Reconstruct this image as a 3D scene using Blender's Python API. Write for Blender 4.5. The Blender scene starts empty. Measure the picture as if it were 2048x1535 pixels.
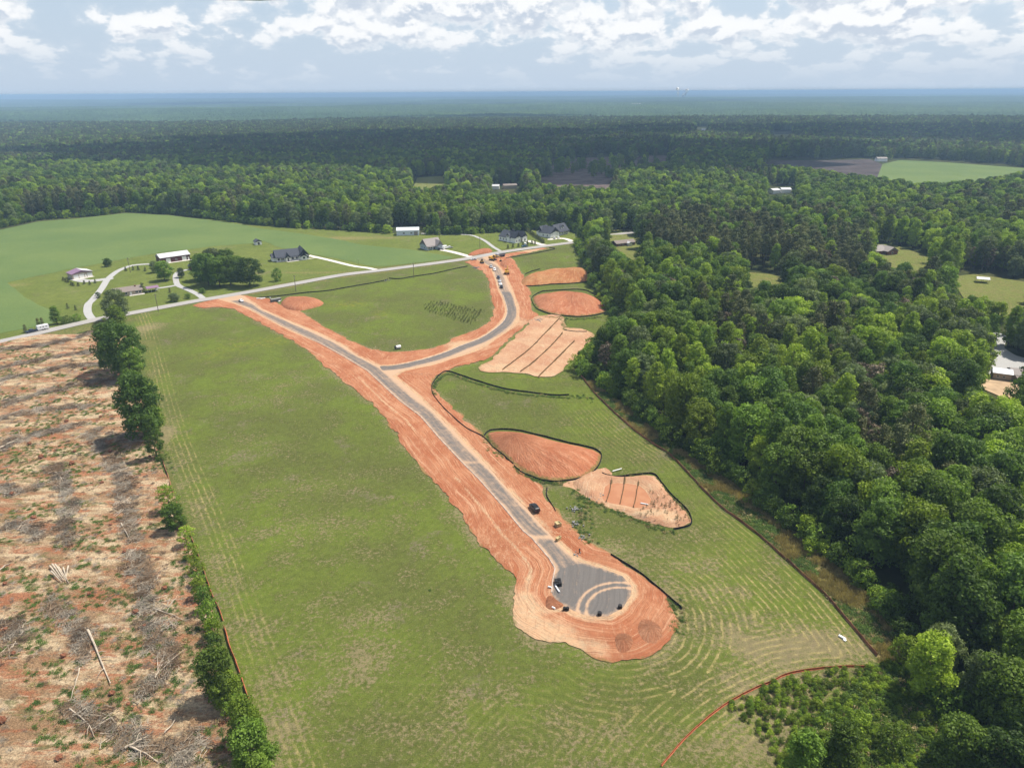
import bpy, math, random
import numpy as np
from mathutils import Vector, Matrix
R = math.radians
rng = np.random.default_rng(7)
random.seed(7)

# ------------------------------------------------------------------ camera, light, exposure
S = bpy.context.scene
H, F, CX, CY = 115.0, 1420.0, 1024.0, 767.5
PIT, ROLL = R(22.33), R(0.336)
SUN_EL, SUN_AZ = R(62), (0.88, 0.475)          # direction towards the sun in plan
sv = Vector((SUN_AZ[0]*math.cos(SUN_EL), SUN_AZ[1]*math.cos(SUN_EL), math.sin(SUN_EL)))
EXPOSURE, SUN_STRENGTH, SKY_STRENGTH = 0.76, 4.2, 0.085
HAZE = 1.35e-4

cam_d = bpy.data.cameras.new('camera')
cam_d.sensor_width = 36.0
cam_d.lens = 36.0*F/2048.0
cam_d.clip_start, cam_d.clip_end = 1.0, 80000.0
cam = bpy.data.objects.new('camera', cam_d)
S.collection.objects.link(cam)
cam.matrix_world = Matrix.Translation((0, 0, H)) @ Matrix.Rotation(R(90)-PIT, 4, 'X') @ Matrix.Rotation(-ROLL, 4, 'Z')
S.camera = cam

sun_d = bpy.data.lights.new('sun', 'SUN')
sun_d.energy, sun_d.angle, sun_d.color = SUN_STRENGTH, R(0.53), (1.0, 0.94, 0.84)
sun = bpy.data.objects.new('sun', sun_d)
S.collection.objects.link(sun)
sun.rotation_euler = sv.to_track_quat('Z', 'Y').to_euler()

S.view_settings.view_transform = 'Standard'
S.view_settings.look = 'None'
S.view_settings.exposure = EXPOSURE
S.view_settings.gamma = 1.0
S.view_settings.use_curve_mapping = False
S.render.engine = 'CYCLES'
cy = S.cycles
cy.max_bounces, cy.diffuse_bounces, cy.glossy_bounces, cy.transmission_bounces = 5, 3, 2, 3
cy.transparent_max_bounces, cy.volume_bounces = 8, 0
cy.use_denoising = True
cy.caustics_reflective = cy.caustics_refractive = False

# ------------------------------------------------------------------ node helpers
class NT:
    def __init__(s, nt): s.nt = nt; s.n = nt.nodes; s.l = nt.links
    def new(s, t, **kw):
        x = s.n.new(t)
        for k, v in kw.items(): setattr(x, k, v)
        return x
    def put(s, sock, v):
        if hasattr(v, 'is_output') or isinstance(v, bpy.types.NodeSocket): s.l.new(v, sock)
        elif isinstance(v, (tuple, list)) and len(v) == 3 and sock.type == 'RGBA': sock.default_value = (*v, 1)
        else: sock.default_value = v
    def attr(s, name):
        a = s.new('ShaderNodeAttribute', attribute_name=name); return a.outputs['Fac']
    def pos(s):
        return s.new('ShaderNodeNewGeometry').outputs['Position']
    def mapv(s, v, scale=(1, 1, 1), rot=(0, 0, 0), loc=(0, 0, 0)):
        m = s.new('ShaderNodeMapping'); s.l.new(v, m.inputs['Vector'])
        m.inputs['Scale'].default_value = scale; m.inputs['Rotation'].default_value = rot; m.inputs['Location'].default_value = loc
        return m.outputs[0]
    def noise(s, v, scale, detail=4, rough=.55, dist=0.0):
        x = s.new('ShaderNodeTexNoise'); s.l.new(v, x.inputs['Vector'])
        x.inputs['Scale'].default_value = scale; x.inputs['Detail'].default_value = detail
        x.inputs['Roughness'].default_value = rough; x.inputs['Distortion'].default_value = dist
        return x.outputs['Fac']
    def m(s, op, a, b=0.0, c=0.0, clamp=False):
        x = s.new('ShaderNodeMath', operation=op, use_clamp=clamp)
        s.put(x.inputs[0], a); s.put(x.inputs[1], b); s.put(x.inputs[2], c); return x.outputs[0]
    def step(s, v, a, b, lo=0.0, hi=1.0):
        x = s.new('ShaderNodeMapRange', interpolation_type='SMOOTHSTEP'); s.put(x.inputs[0], v)
        x.inputs[1].default_value, x.inputs[2].default_value = a, b
        x.inputs[3].default_value, x.inputs[4].default_value = lo, hi
        return x.outputs[0]
    def mix(s, f, a, b, mode='MIX'):
        x = s.new('ShaderNodeMix', data_type='RGBA', blend_type=mode)
        s.put(x.inputs[0], f); s.put(x.inputs[6], a); s.put(x.inputs[7], b); return x.outputs[2]
    def comb(s, x, y, z=0.0):
        c = s.new('ShaderNodeCombineXYZ'); s.put(c.inputs[0], x); s.put(c.inputs[1], y); s.put(c.inputs[2], z); return c.outputs[0]
    def sep(s, v):
        c = s.new('ShaderNodeSeparateXYZ'); s.l.new(v, c.inputs[0]); return c.outputs
def new_mat(name, rough=.9, spec=.15):
    m = bpy.data.materials.new(name); m.use_nodes = True
    t = NT(m.node_tree); b = t.n['Principled BSDF']
    b.inputs['Roughness'].default_value = rough; b.inputs['Specular IOR Level'].default_value = spec
    return m, t, b
def bump(t, b, h, strength=.5, dist=.2):
    x = t.new('ShaderNodeBump'); x.inputs['Strength'].default_value = strength; x.inputs['Distance'].default_value = dist
    t.l.new(h, x.inputs['Height']); t.l.new(x.outputs[0], b.inputs['Normal'])
def plain(name, col, rough=.6, spec=.3, var=.12, metal=0.0, scale=1.5):
    m, t, b = new_mat(name, rough, spec)
    co = t.new('ShaderNodeTexCoord').outputs['Object']
    n = t.noise(co, scale, 5, .6)
    k = t.step(n, .3, .7, 1-var, 1+var*.5)
    t.put(b.inputs['Base Color'], t.mix(1.0, col, t.comb(k, k, k), 'MULTIPLY'))
    b.inputs['Metallic'].default_value = metal
    return m

# ------------------------------------------------------------------ world: sky with cumulus
W = bpy.data.worlds.new('World'); S.world = W; W.use_nodes = True
w = NT(W.node_tree); bg = w.n['Background']
sky = w.new('ShaderNodeTexSky', sky_type='NISHITA', sun_disc=False)
sky.sun_elevation = SUN_EL
sky.sun_rotation = math.atan2(SUN_AZ[0], SUN_AZ[1])
sky.air_density, sky.dust_density, sky.ozone_density = 1.0, 1.5, 1.5
gx, gy, gz = w.sep(w.new('ShaderNodeTexCoord').outputs['Generated'])[:3]
az = w.m('ARCTAN2', gx, gy)
el = w.m('ARCSINE', gz)
# clouds lie on a layer: the closer to the horizon, the flatter and smaller they look
ele = w.m('MAXIMUM', el, 0.002)
vv = w.m('MULTIPLY', w.m('LOGARITHM', w.m('ADD', ele, 0.06), math.e), 1.8)
uu = w.m('MULTIPLY', az, 8.0)
def cloud(dv, sc=2.3):
    vec = w.comb(w.m('ADD', uu, 3.1), w.m('ADD', vv, dv), 0.0)
    big = w.noise(vec, sc*.35, 2, .5)
    med = w.noise(vec, sc, 10, .55, .1)
    return w.m('ADD', w.m('MULTIPLY', big, .50), w.m('MULTIPLY', med, .75))
d0, d1 = cloud(0.0), cloud(0.12)
cov = w.m('MULTIPLY', w.step(az, -.75, .75), .05)          # more cloud to the east
cov = w.m('ADD', cov, w.step(el, .010, .085, -.05, .05))
cov = w.m('ADD', cov, w.step(el, .14, .5, 0.0, -.07))           # fewer seen overhead than edge-on
dens = w.m('ADD', d0, cov)
mask = w.m('ADD', w.m('MULTIPLY', w.step(dens, .635, .69), .7), w.m('MULTIPLY', w.step(dens, .565, .76), .3))
mask = w.m('MULTIPLY', mask, w.step(el, .008, .075, .06, .92))
up = w.m('ADD', d1, cov)
shade = w.step(w.m('SUBTRACT', up, dens), -.035, .05)       # thick above = grey base
shade = w.m('MULTIPLY', shade, w.step(dens, .63, .74))
ccol = w.mix(shade, (.60, .605, .61), (.36, .405, .47))
veil = w.step(el, .0, .30, .92, .15)
skyc = w.mix(1.0, sky.outputs[0], (SKY_STRENGTH,)*3, 'MULTIPLY')
haz = w.mix(veil, skyc, (.335, .405, .495))
final = w.mix(mask, haz, ccol)
w.l.new(final, bg.inputs['Color']); bg.inputs['Strength'].default_value = 1.0

# ------------------------------------------------------------------ projection of the surveyed outlines onto the land
cR, sR, cP, sP = math.cos(ROLL), math.sin(ROLL), math.cos(PIT), math.sin(PIT)
def P(x, y, z=0.0):
    u, v = x-CX, CY-y
    u, v = u*cR+v*sR, -u*sR+v*cR
    dz = -F*sP+v*cP; t = (z-H)/dz
    return (u*t, (F*cP+v*sP)*t)
def proj(X, Y, Z):
    dz = Z-H
    zc = Y*cP-dz*sP; v = (Y*sP+dz*cP)/zc*F; u = X/zc*F
    u, v = u*cR-v*sR, u*sR+v*cR
    return CX+u, CY-v, zc
def PL(pts): return np.array([P(*p) for p in pts])

_perm = np.random.default_rng(3).random((256, 256))
def vnoise(x, y, seed=0):
    x = np.asarray(x, float)+seed*17.3; y = np.asarray(y, float)+seed*9.7
    xi, yi = np.floor(x).astype(int), np.floor(y).astype(int); fx, fy = x-xi, y-yi
    fx, fy = fx*fx*(3-2*fx), fy*fy*(3-2*fy)
    g = lambda a, b: _perm[a & 255, b & 255]
    return (g(xi, yi)*(1-fx)+g(xi+1, yi)*fx)*(1-fy)+(g(xi, yi+1)*(1-fx)+g(xi+1, yi+1)*fx)*fy
def fbm(x, y, wl, oct=4, seed=0):
    s, a, t = 0, 1, 0
    for i in range(oct):
        s = s+a*vnoise(np.asarray(x)/wl*2**i, np.asarray(y)/wl*2**i, seed+i); t += a; a *= .5
    return s/t-.5
def sstep(a, b, v):
    t = np.clip((v-a)/(b-a), 0, 1); return t*t*(3-2*t)
def hill(x, y):
    x, y = np.asarray(x, float), np.asarray(y, float)
    r = np.hypot(x, y)
    k = sstep(850, 2200, r)
    h = fbm(x, y, 1500, 3, 5)*42+fbm(x*.35, y, 3800, 2, 9)*46
    return k*h-4.0*sstep(3000, 20000, r)
def seg_dist(poly, x, y, closed=True):
    """distance to a polyline, and arc length of the nearest point"""
    x, y = np.asarray(x, float), np.asarray(y, float)
    best = np.full(x.shape, 1e18); arc = np.zeros(x.shape); L = 0
    n = len(poly)
    for i in range(n if closed else n-1):
        a, b = poly[i], poly[(i+1) % n]; d = b-a; q = d@d
        if q < 1e-9: continue
        t = np.clip(((x-a[0])*d[0]+(y-a[1])*d[1])/q, 0, 1)
        dd = (x-a[0]-t*d[0])**2+(y-a[1]-t*d[1])**2
        m = dd < best; best = np.where(m, dd, best); arc = np.where(m, L+t*math.sqrt(q), arc); L += math.sqrt(q)
    return np.sqrt(best), arc
def inside(poly, x, y):
    c = np.zeros(np.shape(x), bool); n = len(poly)
    for i in range(n):
        a, b = poly[i], poly[i-1]
        if a[1] == b[1]: continue
        c ^= ((a[1] > y) != (b[1] > y)) & (x < (b[0]-a[0])*(y-a[1])/(b[1]-a[1])+a[0])
    return c
def sdf(poly, x, y):
    d, _ = seg_dist(poly, x, y); return np.where(inside(poly, x, y), d, -d)

# ------------------------------------------------------------------ object helpers
C = S.collection
def mesh_np(name, V, faces, mats=(), midx=None, attrs=None, smooth=False):
    """faces: list of int arrays (n,3) or (n,4)"""
    me = bpy.data.meshes.new(name)
    faces = [f for f in faces if len(f)]
    V = np.asarray(V, np.float32)
    me.vertices.add(len(V)); me.vertices.foreach_set('co', V.ravel())
    li = np.concatenate([f.ravel() for f in faces]) if faces else np.zeros(0, int)
    tot = np.concatenate([np.full(len(f), f.shape[1]) for f in faces]) if faces else np.zeros(0, int)
    st = np.concatenate([[0], np.cumsum(tot)[:-1]]) if len(tot) else tot
    me.loops.add(len(li)); me.loops.foreach_set('vertex_index', li.astype(np.int32))
    me.polygons.add(len(tot)); me.polygons.foreach_set('loop_start', st.astype(np.int32))
    try: me.polygons.foreach_set('loop_total', tot.astype(np.int32))
    except Exception: pass
    for m in mats: me.materials.append(m)
    if midx is not None: me.polygons.foreach_set('material_index', np.asarray(midx, np.int32))
    me.polygons.foreach_set('use_smooth', np.full(len(tot), smooth))
    for k, v in (attrs or {}).items():
        a = me.attributes.new(k, 'FLOAT', 'POINT'); a.data.foreach_set('value', np.asarray(v, np.float32))
    me.update(); me.validate()
    return me
def link(o, parent=None):
    C.objects.link(o)
    if parent: o.parent = parent
    return o
def tag(o, label=None, cat=None, group=None, kind=None):
    if label: o['label'] = label
    if cat: o['category'] = cat
    if group: o['group'] = group
    if kind: o['kind'] = kind
    return o
def add(name, me, parent=None, **kw):
    return tag(link(bpy.data.objects.new(name, me), parent), **kw)
def empty(name, loc, rz=0, label=None, cat=None, group=None, sc=1.0):
    o = bpy.data.objects.new(name, None); C.objects.link(o)
    o.location = loc; o.rotation_euler = (0, 0, rz); o.scale = (sc,)*3
    return tag(o, label, cat, group)
def copy_thing(o, loc, rz, label, group=None, sc=None):
    r = o.copy(); C.objects.link(r); r.location = loc; r.rotation_euler = (0, 0, rz)
    if sc is not None: r.scale = (sc,)*3 if not isinstance(sc, tuple) else sc
    r['label'] = label
    if group: r['group'] = group
    for ch in list(o.children):
        c = ch.copy(); C.objects.link(c); c.parent = r
        for g in ch.children:
            d = g.copy(); C.objects.link(d); d.parent = c
    return r
class MB:
    """collects shapes into one mesh"""
    def __init__(s): s.v = []; s.q = []; s.t = []; s.n = 0
    def add(s, V, q=(), t=()):
        s.v.append(np.asarray(V, float))
        if len(q): s.q.append(np.asarray(q)+s.n)
        if len(t): s.t.append(np.asarray(t)+s.n)
        s.n += len(V); return s
    def box(s, x0, x1, y0, y1, z0, z1, bev=0.0):
        V = [(x, y, z) for z in (z0, z1) for x, y in ((x0, y0), (x1, y0), (x1, y1), (x0, y1))]
        return s.add(V, [(3, 2, 1, 0), (4, 5, 6, 7), (0, 1, 5, 4), (1, 2, 6, 5), (2, 3, 7, 6), (3, 0, 4, 7)])
    def tube(s, pts, rad, k=6, caps=True):
        pts = np.asarray(pts, float); rad = np.broadcast_to(rad, (len(pts),)); V = []
        for i, p in enumerate(pts):
            d = pts[min(i+1, len(pts)-1)]-pts[max(i-1, 0)]; d = d/(np.linalg.norm(d)+1e-9)
            a = np.cross(d, (0, 0, 1.) if abs(d[2]) < .9 else (1., 0, 0)); a /= np.linalg.norm(a); b = np.cross(d, a)
            for j in range(k):
                t = 2*math.pi*j/k; V.append(p+rad[i]*(math.cos(t)*a+math.sin(t)*b))
        q = [(i*k+j, i*k+(j+1) % k, (i+1)*k+(j+1) % k, (i+1)*k+j) for i in range(len(pts)-1) for j in range(k)]
        t = []
        if caps:
            V.append(pts[0]); V.append(pts[-1]); n0 = len(V)-2
            t = [(n0, (j+1) % k, j) for j in range(k)]+[(n0+1, (len(pts)-1)*k+j, (len(pts)-1)*k+(j+1) % k) for j in range(k)]
        return s.add(V, q, t)
    def prism(s, prof, y0, y1):
        """profile in xz extruded along y"""
        n = len(prof); V = [(x, y0, z) for x, z in prof]+[(x, y1, z) for x, z in prof]
        cx = sum(p[0] for p in prof)/n; cz = sum(p[1] for p in prof)/n
        V += [(cx, y0, cz), (cx, y1, cz)]
        q = [(i, (i+1) % n, n+(i+1) % n, n+i) for i in range(n)]
        t = [((i+1) % n, i, 2*n) for i in range(n)]+[(n+i, n+(i+1) % n, 2*n+1) for i in range(n)]
        return s.add(V, q, t)
    def xform(s, M):
        M = np.array(M); s.v = [v@M[:3, :3].T+M[:3, 3] for v in s.v]; return s
    def mesh(s, name, mat, smooth=False, attrs=None):
        f = []
        if s.q: f.append(np.concatenate(s.q))
        if s.t: f.append(np.concatenate(s.t))
        return mesh_np(name, np.concatenate(s.v), f, [mat], None, attrs, smooth)
    def build(s, name, mat, parent=None, smooth=False, **kw):
        return add(name, s.mesh(name, mat, smooth), parent, **kw)

def sheet(name, sd_fn, bbox, res, z, mat, attrs=None, zfn=None, jit=0.0, jwl=3.0, seed=0, structure=True, smooth=True, **kw):
    """a ground sheet cut along the contour sd=0 (a ragged one where jit > 0); attrs: name -> f(x, y)"""
    x0, x1, y0, y1 = bbox
    nx, ny = int((x1-x0)/res)+2, int((y1-y0)/res)+2
    X, Y = np.meshgrid(x0+np.arange(nx)*res, y0+np.arange(ny)*res)
    X, Y = X.ravel(), Y.ravel()
    s = sd_fn(X, Y)
    if jit: s = s+jit*2*fbm(X, Y, jwl, 4, seed+21)
    I = (np.arange(ny-1)[:, None]*nx+np.arange(nx-1)[None]).ravel()
    T = np.concatenate([np.stack([I, I+1, I+nx+1], 1), np.stack([I, I+nx+1, I+nx], 1)])
    ins = s[T] > 0; c = ins.sum(1)
    full = T[c == 3]
    PX = [np.stack([X, Y], 1)]; tris = [full]; n = len(X)
    for cnt in (1, 2):
        t = T[c == cnt]; 
        if not len(t): continue
        i_ = ins[c == cnt]
        odd = np.argmax(i_ if cnt == 1 else ~i_, axis=1)      # the lone vertex
        r = np.arange(len(t))
        a, b, d = t[r, odd], t[r, (odd+1) % 3], t[r, (odd+2) % 3]
        pa, pb, pd = (np.stack([X[k], Y[k]], 1) for k in (a, b, d))
        fab = (s[a]/(s[a]-s[b]))[:, None]; fad = (s[a]/(s[a]-s[d]))[:, None]
        PX += [pa+(pb-pa)*fab, pa+(pd-pa)*fad]
        m = len(t); u, v_ = n+np.arange(m), n+m+np.arange(m); n += 2*m
        tris += [np.stack([a, u, v_], 1)] if cnt == 1 else [np.stack([u, b, d], 1), np.stack([u, d, v_], 1)]
    T = np.concatenate(tris); A = np.concatenate(PX)
    used = np.unique(T); mp = np.full(len(A), -1); mp[used] = np.arange(len(used))
    A = A[used]; T = mp[T]
    x, y = A[:, 0], A[:, 1]
    zz = z+hill(x, y)+(zfn(x, y) if zfn else 0)
    me = mesh_np(name, np.stack([x, y, zz], 1), [T], [mat], None, {k: f(x, y) for k, f in (attrs or {}).items()}, smooth)
    if structure: kw.setdefault('kind', 'structure')
    return add(name, me, None, **kw)
def bbox_of(poly, pad=0): return (poly[:, 0].min()-pad, poly[:, 0].max()+pad, poly[:, 1].min()-pad, poly[:, 1].max()+pad)
def smooth_line(pts, n=6, closed=False):
    """Catmull-Rom through world points"""
    pts = np.asarray(pts); out = []; N = len(pts)
    rg = range(N) if closed else range(N-1)
    for i in rg:
        p0, p1, p2, p3 = (pts[(i+k) % N] if closed else pts[min(max(i+k, 0), N-1)] for k in (-1, 0, 1, 2))
        for t in np.linspace(0, 1, n, endpoint=False):
            out.append(.5*((2*p1)+(-p0+p2)*t+(2*p0-5*p1+4*p2-p3)*t*t+(-p0+3*p1-3*p2+p3)*t**3))
    if not closed: out.append(pts[-1])
    return np.array(out)
def resample(line, step):
    d = np.r_[0, np.cumsum(np.hypot(*np.diff(line, axis=0).T))]
    t = np.arange(0, d[-1], step)
    return np.stack([np.interp(t, d, line[:, 0]), np.interp(t, d, line[:, 1])], 1)
# ------------------------------------------------------------------ outlines of everything that lies on the ground
HEDGE_LINE = [(600, 1750), (548, 1560), (505, 1430), (470, 1330), (435, 1215), (402, 1110), (372, 1020), (345, 950), (322, 880), (303, 800), (287, 720), (272, 655), (262, 628)]
ROAD_S = [(262, 628), (381, 609), (432, 600), (521, 586), (603, 572), (685, 556), (767, 546), (900, 527), (950, 519), (1003, 509), (1085, 497), (1152, 487)]
FENCE_E = [(1159, 747), (1188, 785), (1226, 823), (1273, 864), (1314, 893), (1338, 908), (1373, 943), (1414, 987), (1446, 1017), (1478, 1040), (1519, 1072), (1560, 1108), (1612, 1155), (1653, 1193), (1691, 1237), (1726, 1278), (1756, 1314)]
WOOD_E1 = [(1152, 487), (1172, 530), (1192, 575), (1217, 620), (1240, 655), (1236, 672), (1195, 700), (1168, 722), (1160, 748)]
WOOD_E2 = [(1160, 748), (1176, 756), (1205, 776), (1242, 802), (1290, 840), (1340, 882), (1415, 931), (1470, 963), (1522, 1015), (1568, 1048), (1633, 1100), (1679, 1133), (1715, 1165), (1757, 1211), (1790, 1253), (1800, 1292), (1830, 1335), (1880, 1400), (1940, 1490), (2010, 1650), (2050, 1800)]
FENCE_S = [(1747, 1334), (1700, 1333), (1653, 1336), (1612, 1341), (1571, 1349), (1542, 1363), (1501, 1381), (1448, 1410), (1400, 1449), (1360, 1487), (1320, 1535), (1285, 1590), (1265, 1640)]
TREELINE_N = [(-900, 500), (-500, 480), (-100, 462), (0, 456), (76, 440), (152, 434), (190, 432), (254, 423), (343, 428), (432, 439), (520, 450), (578, 455), (644, 458), (747, 464), (840, 469), (900, 469), (953, 467), (1052, 461), (1100, 458), (1150, 464), (1172, 474)]
OPEN = PL([(-900, 1800)]+TREELINE_N+WOOD_E1+WOOD_E2)
SITE = PL(HEDGE_LINE[::-1][::-1]+ROAD_S[1:]+WOOD_E1[1:]+FENCE_E[1:]+[(1760, 1330), (1700, 1380), (1620, 1450), (1570, 1535), (1560, 1700), (1300, 1800)])
VERGE = PL(FENCE_E+[(1760, 1330), (1700, 1380), (1620, 1450), (1570, 1535), (1560, 1700), (1560, 1800)]+WOOD_E2[::-1])
CLEARING = PL([(x-14 if y > 700 else x-8, y) for x, y in HEDGE_LINE]+[(203, 641), (102, 664), (0, 687), (-200, 727), (-900, 860), (-1400, 1800)])
CROP = PL([(-900, 500), (-500, 480), (-100, 465), (0, 460), (76, 443), (152, 437), (254, 426), (343, 431), (432, 442), (480, 449), (520, 457), (578, 464), (665, 477), (726, 490), (829, 500), (905, 514), (900, 518), (767, 533), (736, 531), (665, 515), (624, 509), (611, 502), (562, 496), (527, 482), (508, 487), (432, 492), (302, 508), (135, 539), (13, 565), (51, 596), (102, 621), (107, 647), (0, 667), (-200, 700), (-900, 830)])
LAWN = PL([(-900, 835)]+TREELINE_N[:-1]+[(1150, 483), (1003, 500), (900, 518), (767, 534), (603, 559), (432, 592), (267, 621), (102, 655), (0, 680), (-900, 840)])
ROAD_C = smooth_line(PL([(-900, 862), (-200, 722), (0, 683.5), (102, 660), (203, 637), (267, 625.5), (381, 604), (432, 595.5), (521, 580), (603, 565), (685, 550), (767, 540), (900, 522.5), (948, 515), (1003, 504.5), (1085, 492.8), (1146, 484.8), (1185, 478), (1225, 470), (1290, 462)]), 6)
SPINE = PL([(440, 598), (470, 606), (500, 617), (521, 628), (562, 650), (603, 669), (644, 689), (685, 712), (735, 742), (765, 770), (800, 802), (840, 832), (878, 876), (925, 926), (957, 958), (1004, 1011), (1045, 1061), (1063, 1076), (1098, 1117), (1110, 1137), (1105, 1161), (1103, 1188), (1112, 1202), (1148, 1222), (1177, 1232), (1215, 1233), (1245, 1215), (1262, 1192), (1263, 1172), (1245, 1152), (1206, 1137), (1162, 1125), (1145, 1115), (1127, 1098), (1106, 1075), (1078, 1045), (1053, 1018), (1024, 988), (995, 955), (965, 923), (936, 894), (907, 862), (877, 833), (848, 805), (824, 783), (800, 763), (775, 744), (760, 733), (740, 724), (716, 712), (685, 692), (644, 671), (603, 654), (562, 637), (521, 619), (505, 606), (490, 597), (478, 588)])
SPINE_L = PL([(470, 606), (500, 617), (521, 628), (562, 650), (603, 669), (644, 689), (685, 712), (735, 742), (765, 770), (800, 802), (840, 832), (878, 876), (925, 926), (957, 958), (1004, 1011), (1045, 1061), (1063, 1076), (1098, 1117), (1110, 1137), (1105, 1161), (1103, 1188)])
BR_TOP = [(760, 733), (780, 732), (803, 729), (850, 718), (893, 704), (921, 692), (958, 678), (986, 661), (1005, 645), (1013, 631), (1014, 615), (1007, 593), (1000, 579), (993, 556), (985, 537), (973, 528), (955, 519), (950, 514)]
BR_BOT = [(996, 506), (988, 513), (986, 521), (993, 530), (1003, 542), (1012, 558), (1021, 579), (1029, 603), (1033, 622), (1030, 640), (1018, 657), (994, 673), (967, 690), (934, 706), (899, 717), (862, 729), (827, 736), (800, 743), (786, 752), (770, 745)]
BRANCH = smooth_line(PL(BR_TOP+BR_BOT), 4, True)
BRANCH_L = smooth_line(PL(BR_TOP), 4)
DIRT_A = PL([(398, 606), (385, 611), (406, 617), (437, 615), (468, 619), (508, 639), (562, 669), (600, 690), (632, 712), (650, 735), (680, 757), (715, 785), (745, 806), (775, 840), (800, 885), (835, 925), (870, 965), (905, 1010), (935, 1050), (962, 1090), (985, 1112), (1015, 1140), (1032, 1159), (1025, 1183), (1023, 1215), (1034, 1254), (1065, 1275), (1092, 1284), (1130, 1287), (1173, 1303), (1195, 1318), (1240, 1324), (1281, 1318), (1324, 1301), (1343, 1282), (1354, 1254), (1352, 1226), (1332, 1189), (1294, 1161), (1250, 1128), (1215, 1105), (1185, 1090), (1168, 1080), (1157, 1066), (1133, 1046), (1113, 1023), (1095, 1002), (1089, 976), (1060, 955), (1028, 929), (1007, 908), (966, 873), (925, 833), (899, 809), (876, 785), (862, 772), (862, 760), (874, 750), (897, 741), (911, 735), (967, 722), (984, 711), (1003, 694), (1030, 668), (1060, 645), (1078, 630), (1066, 620), (1060, 600), (1061, 585), (1052, 570), (1047, 551), (1035, 532), (1028, 520), (1018, 514), (1060, 505), (1095, 497), (1085, 496), (1003, 509), (950, 518), (930, 524), (942, 531), (963, 542), (975, 556), (979, 579), (986, 607), (987, 626), (979, 643), (958, 657), (935, 666), (904, 677), (897, 685), (870, 695), (850, 699), (815, 703), (780, 704), (750, 699), (726, 693), (685, 673), (644, 652), (618, 634), (600, 622), (570, 615), (556, 606), (540, 598), (517, 595), (470, 588), (455, 592)])
BASIN_B = smooth_line(PL([(1060, 640), (1080, 631), (1122, 629), (1130, 655), (1175, 660), (1185, 690), (1158, 712), (1130, 735), (1108, 753), (1078, 755), (1043, 748), (961, 741), (985, 718), (1012, 692), (1036, 668)]), 4, True)
POND_RIM = smooth_line(PL([(1145, 964), (1186, 941), (1215, 949), (1250, 953), (1306, 951), (1338, 986), (1377, 1029), (1381, 1047), (1345, 1056), (1312, 1050), (1280, 1041), (1230, 1020), (1186, 1002), (1160, 985)]), 4, True)
WATER = smooth_line(PL([(1222, 971), (1274, 974), (1296, 999), (1292, 1006), (1277, 1014), (1250, 1009), (1213, 1001), (1212, 988)]), 3, True)
DRIVES = [  # outline centreline, width
    ([(186, 640), (178, 630), (175, 621), (177, 608), (185, 600), (203, 578), (216, 558), (236, 542), (261, 532), (283, 529), (303, 528)], 4.2),
    ([(216, 558), (190, 561), (170, 562), (152, 558)], 7.0),
    ([(406, 597), (396, 589), (375, 579), (357, 571), (352, 561), (352, 550), (360, 543), (388, 537)], 3.6),
    ([(355, 570), (340, 573), (320, 576)], 3.2),
    ([(758, 541), (735, 536), (706, 532), (665, 522), (635, 515), (617, 511)], 3.8),
    ([(634, 515), (618, 518), (600, 521), (575, 524)], 1.4),
    ([(945, 515), (920, 508), (900, 503), (884, 500)], 5.0),
    ([(1000, 502), (985, 493), (972, 483), (958, 476), (944, 471), (921, 469), (883, 469), (845, 467)], 3.0),
    ([(1092, 491), (1078, 488), (1068, 485), (1058, 482)], 5.5),
    ([(1144, 483), (1135, 479), (1122, 477), (1100, 479)], 4.6),
]
def poly_line_w(c, wd): return lambda x, y: wd/2-seg_dist(c, x, y, False)[0]

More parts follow.
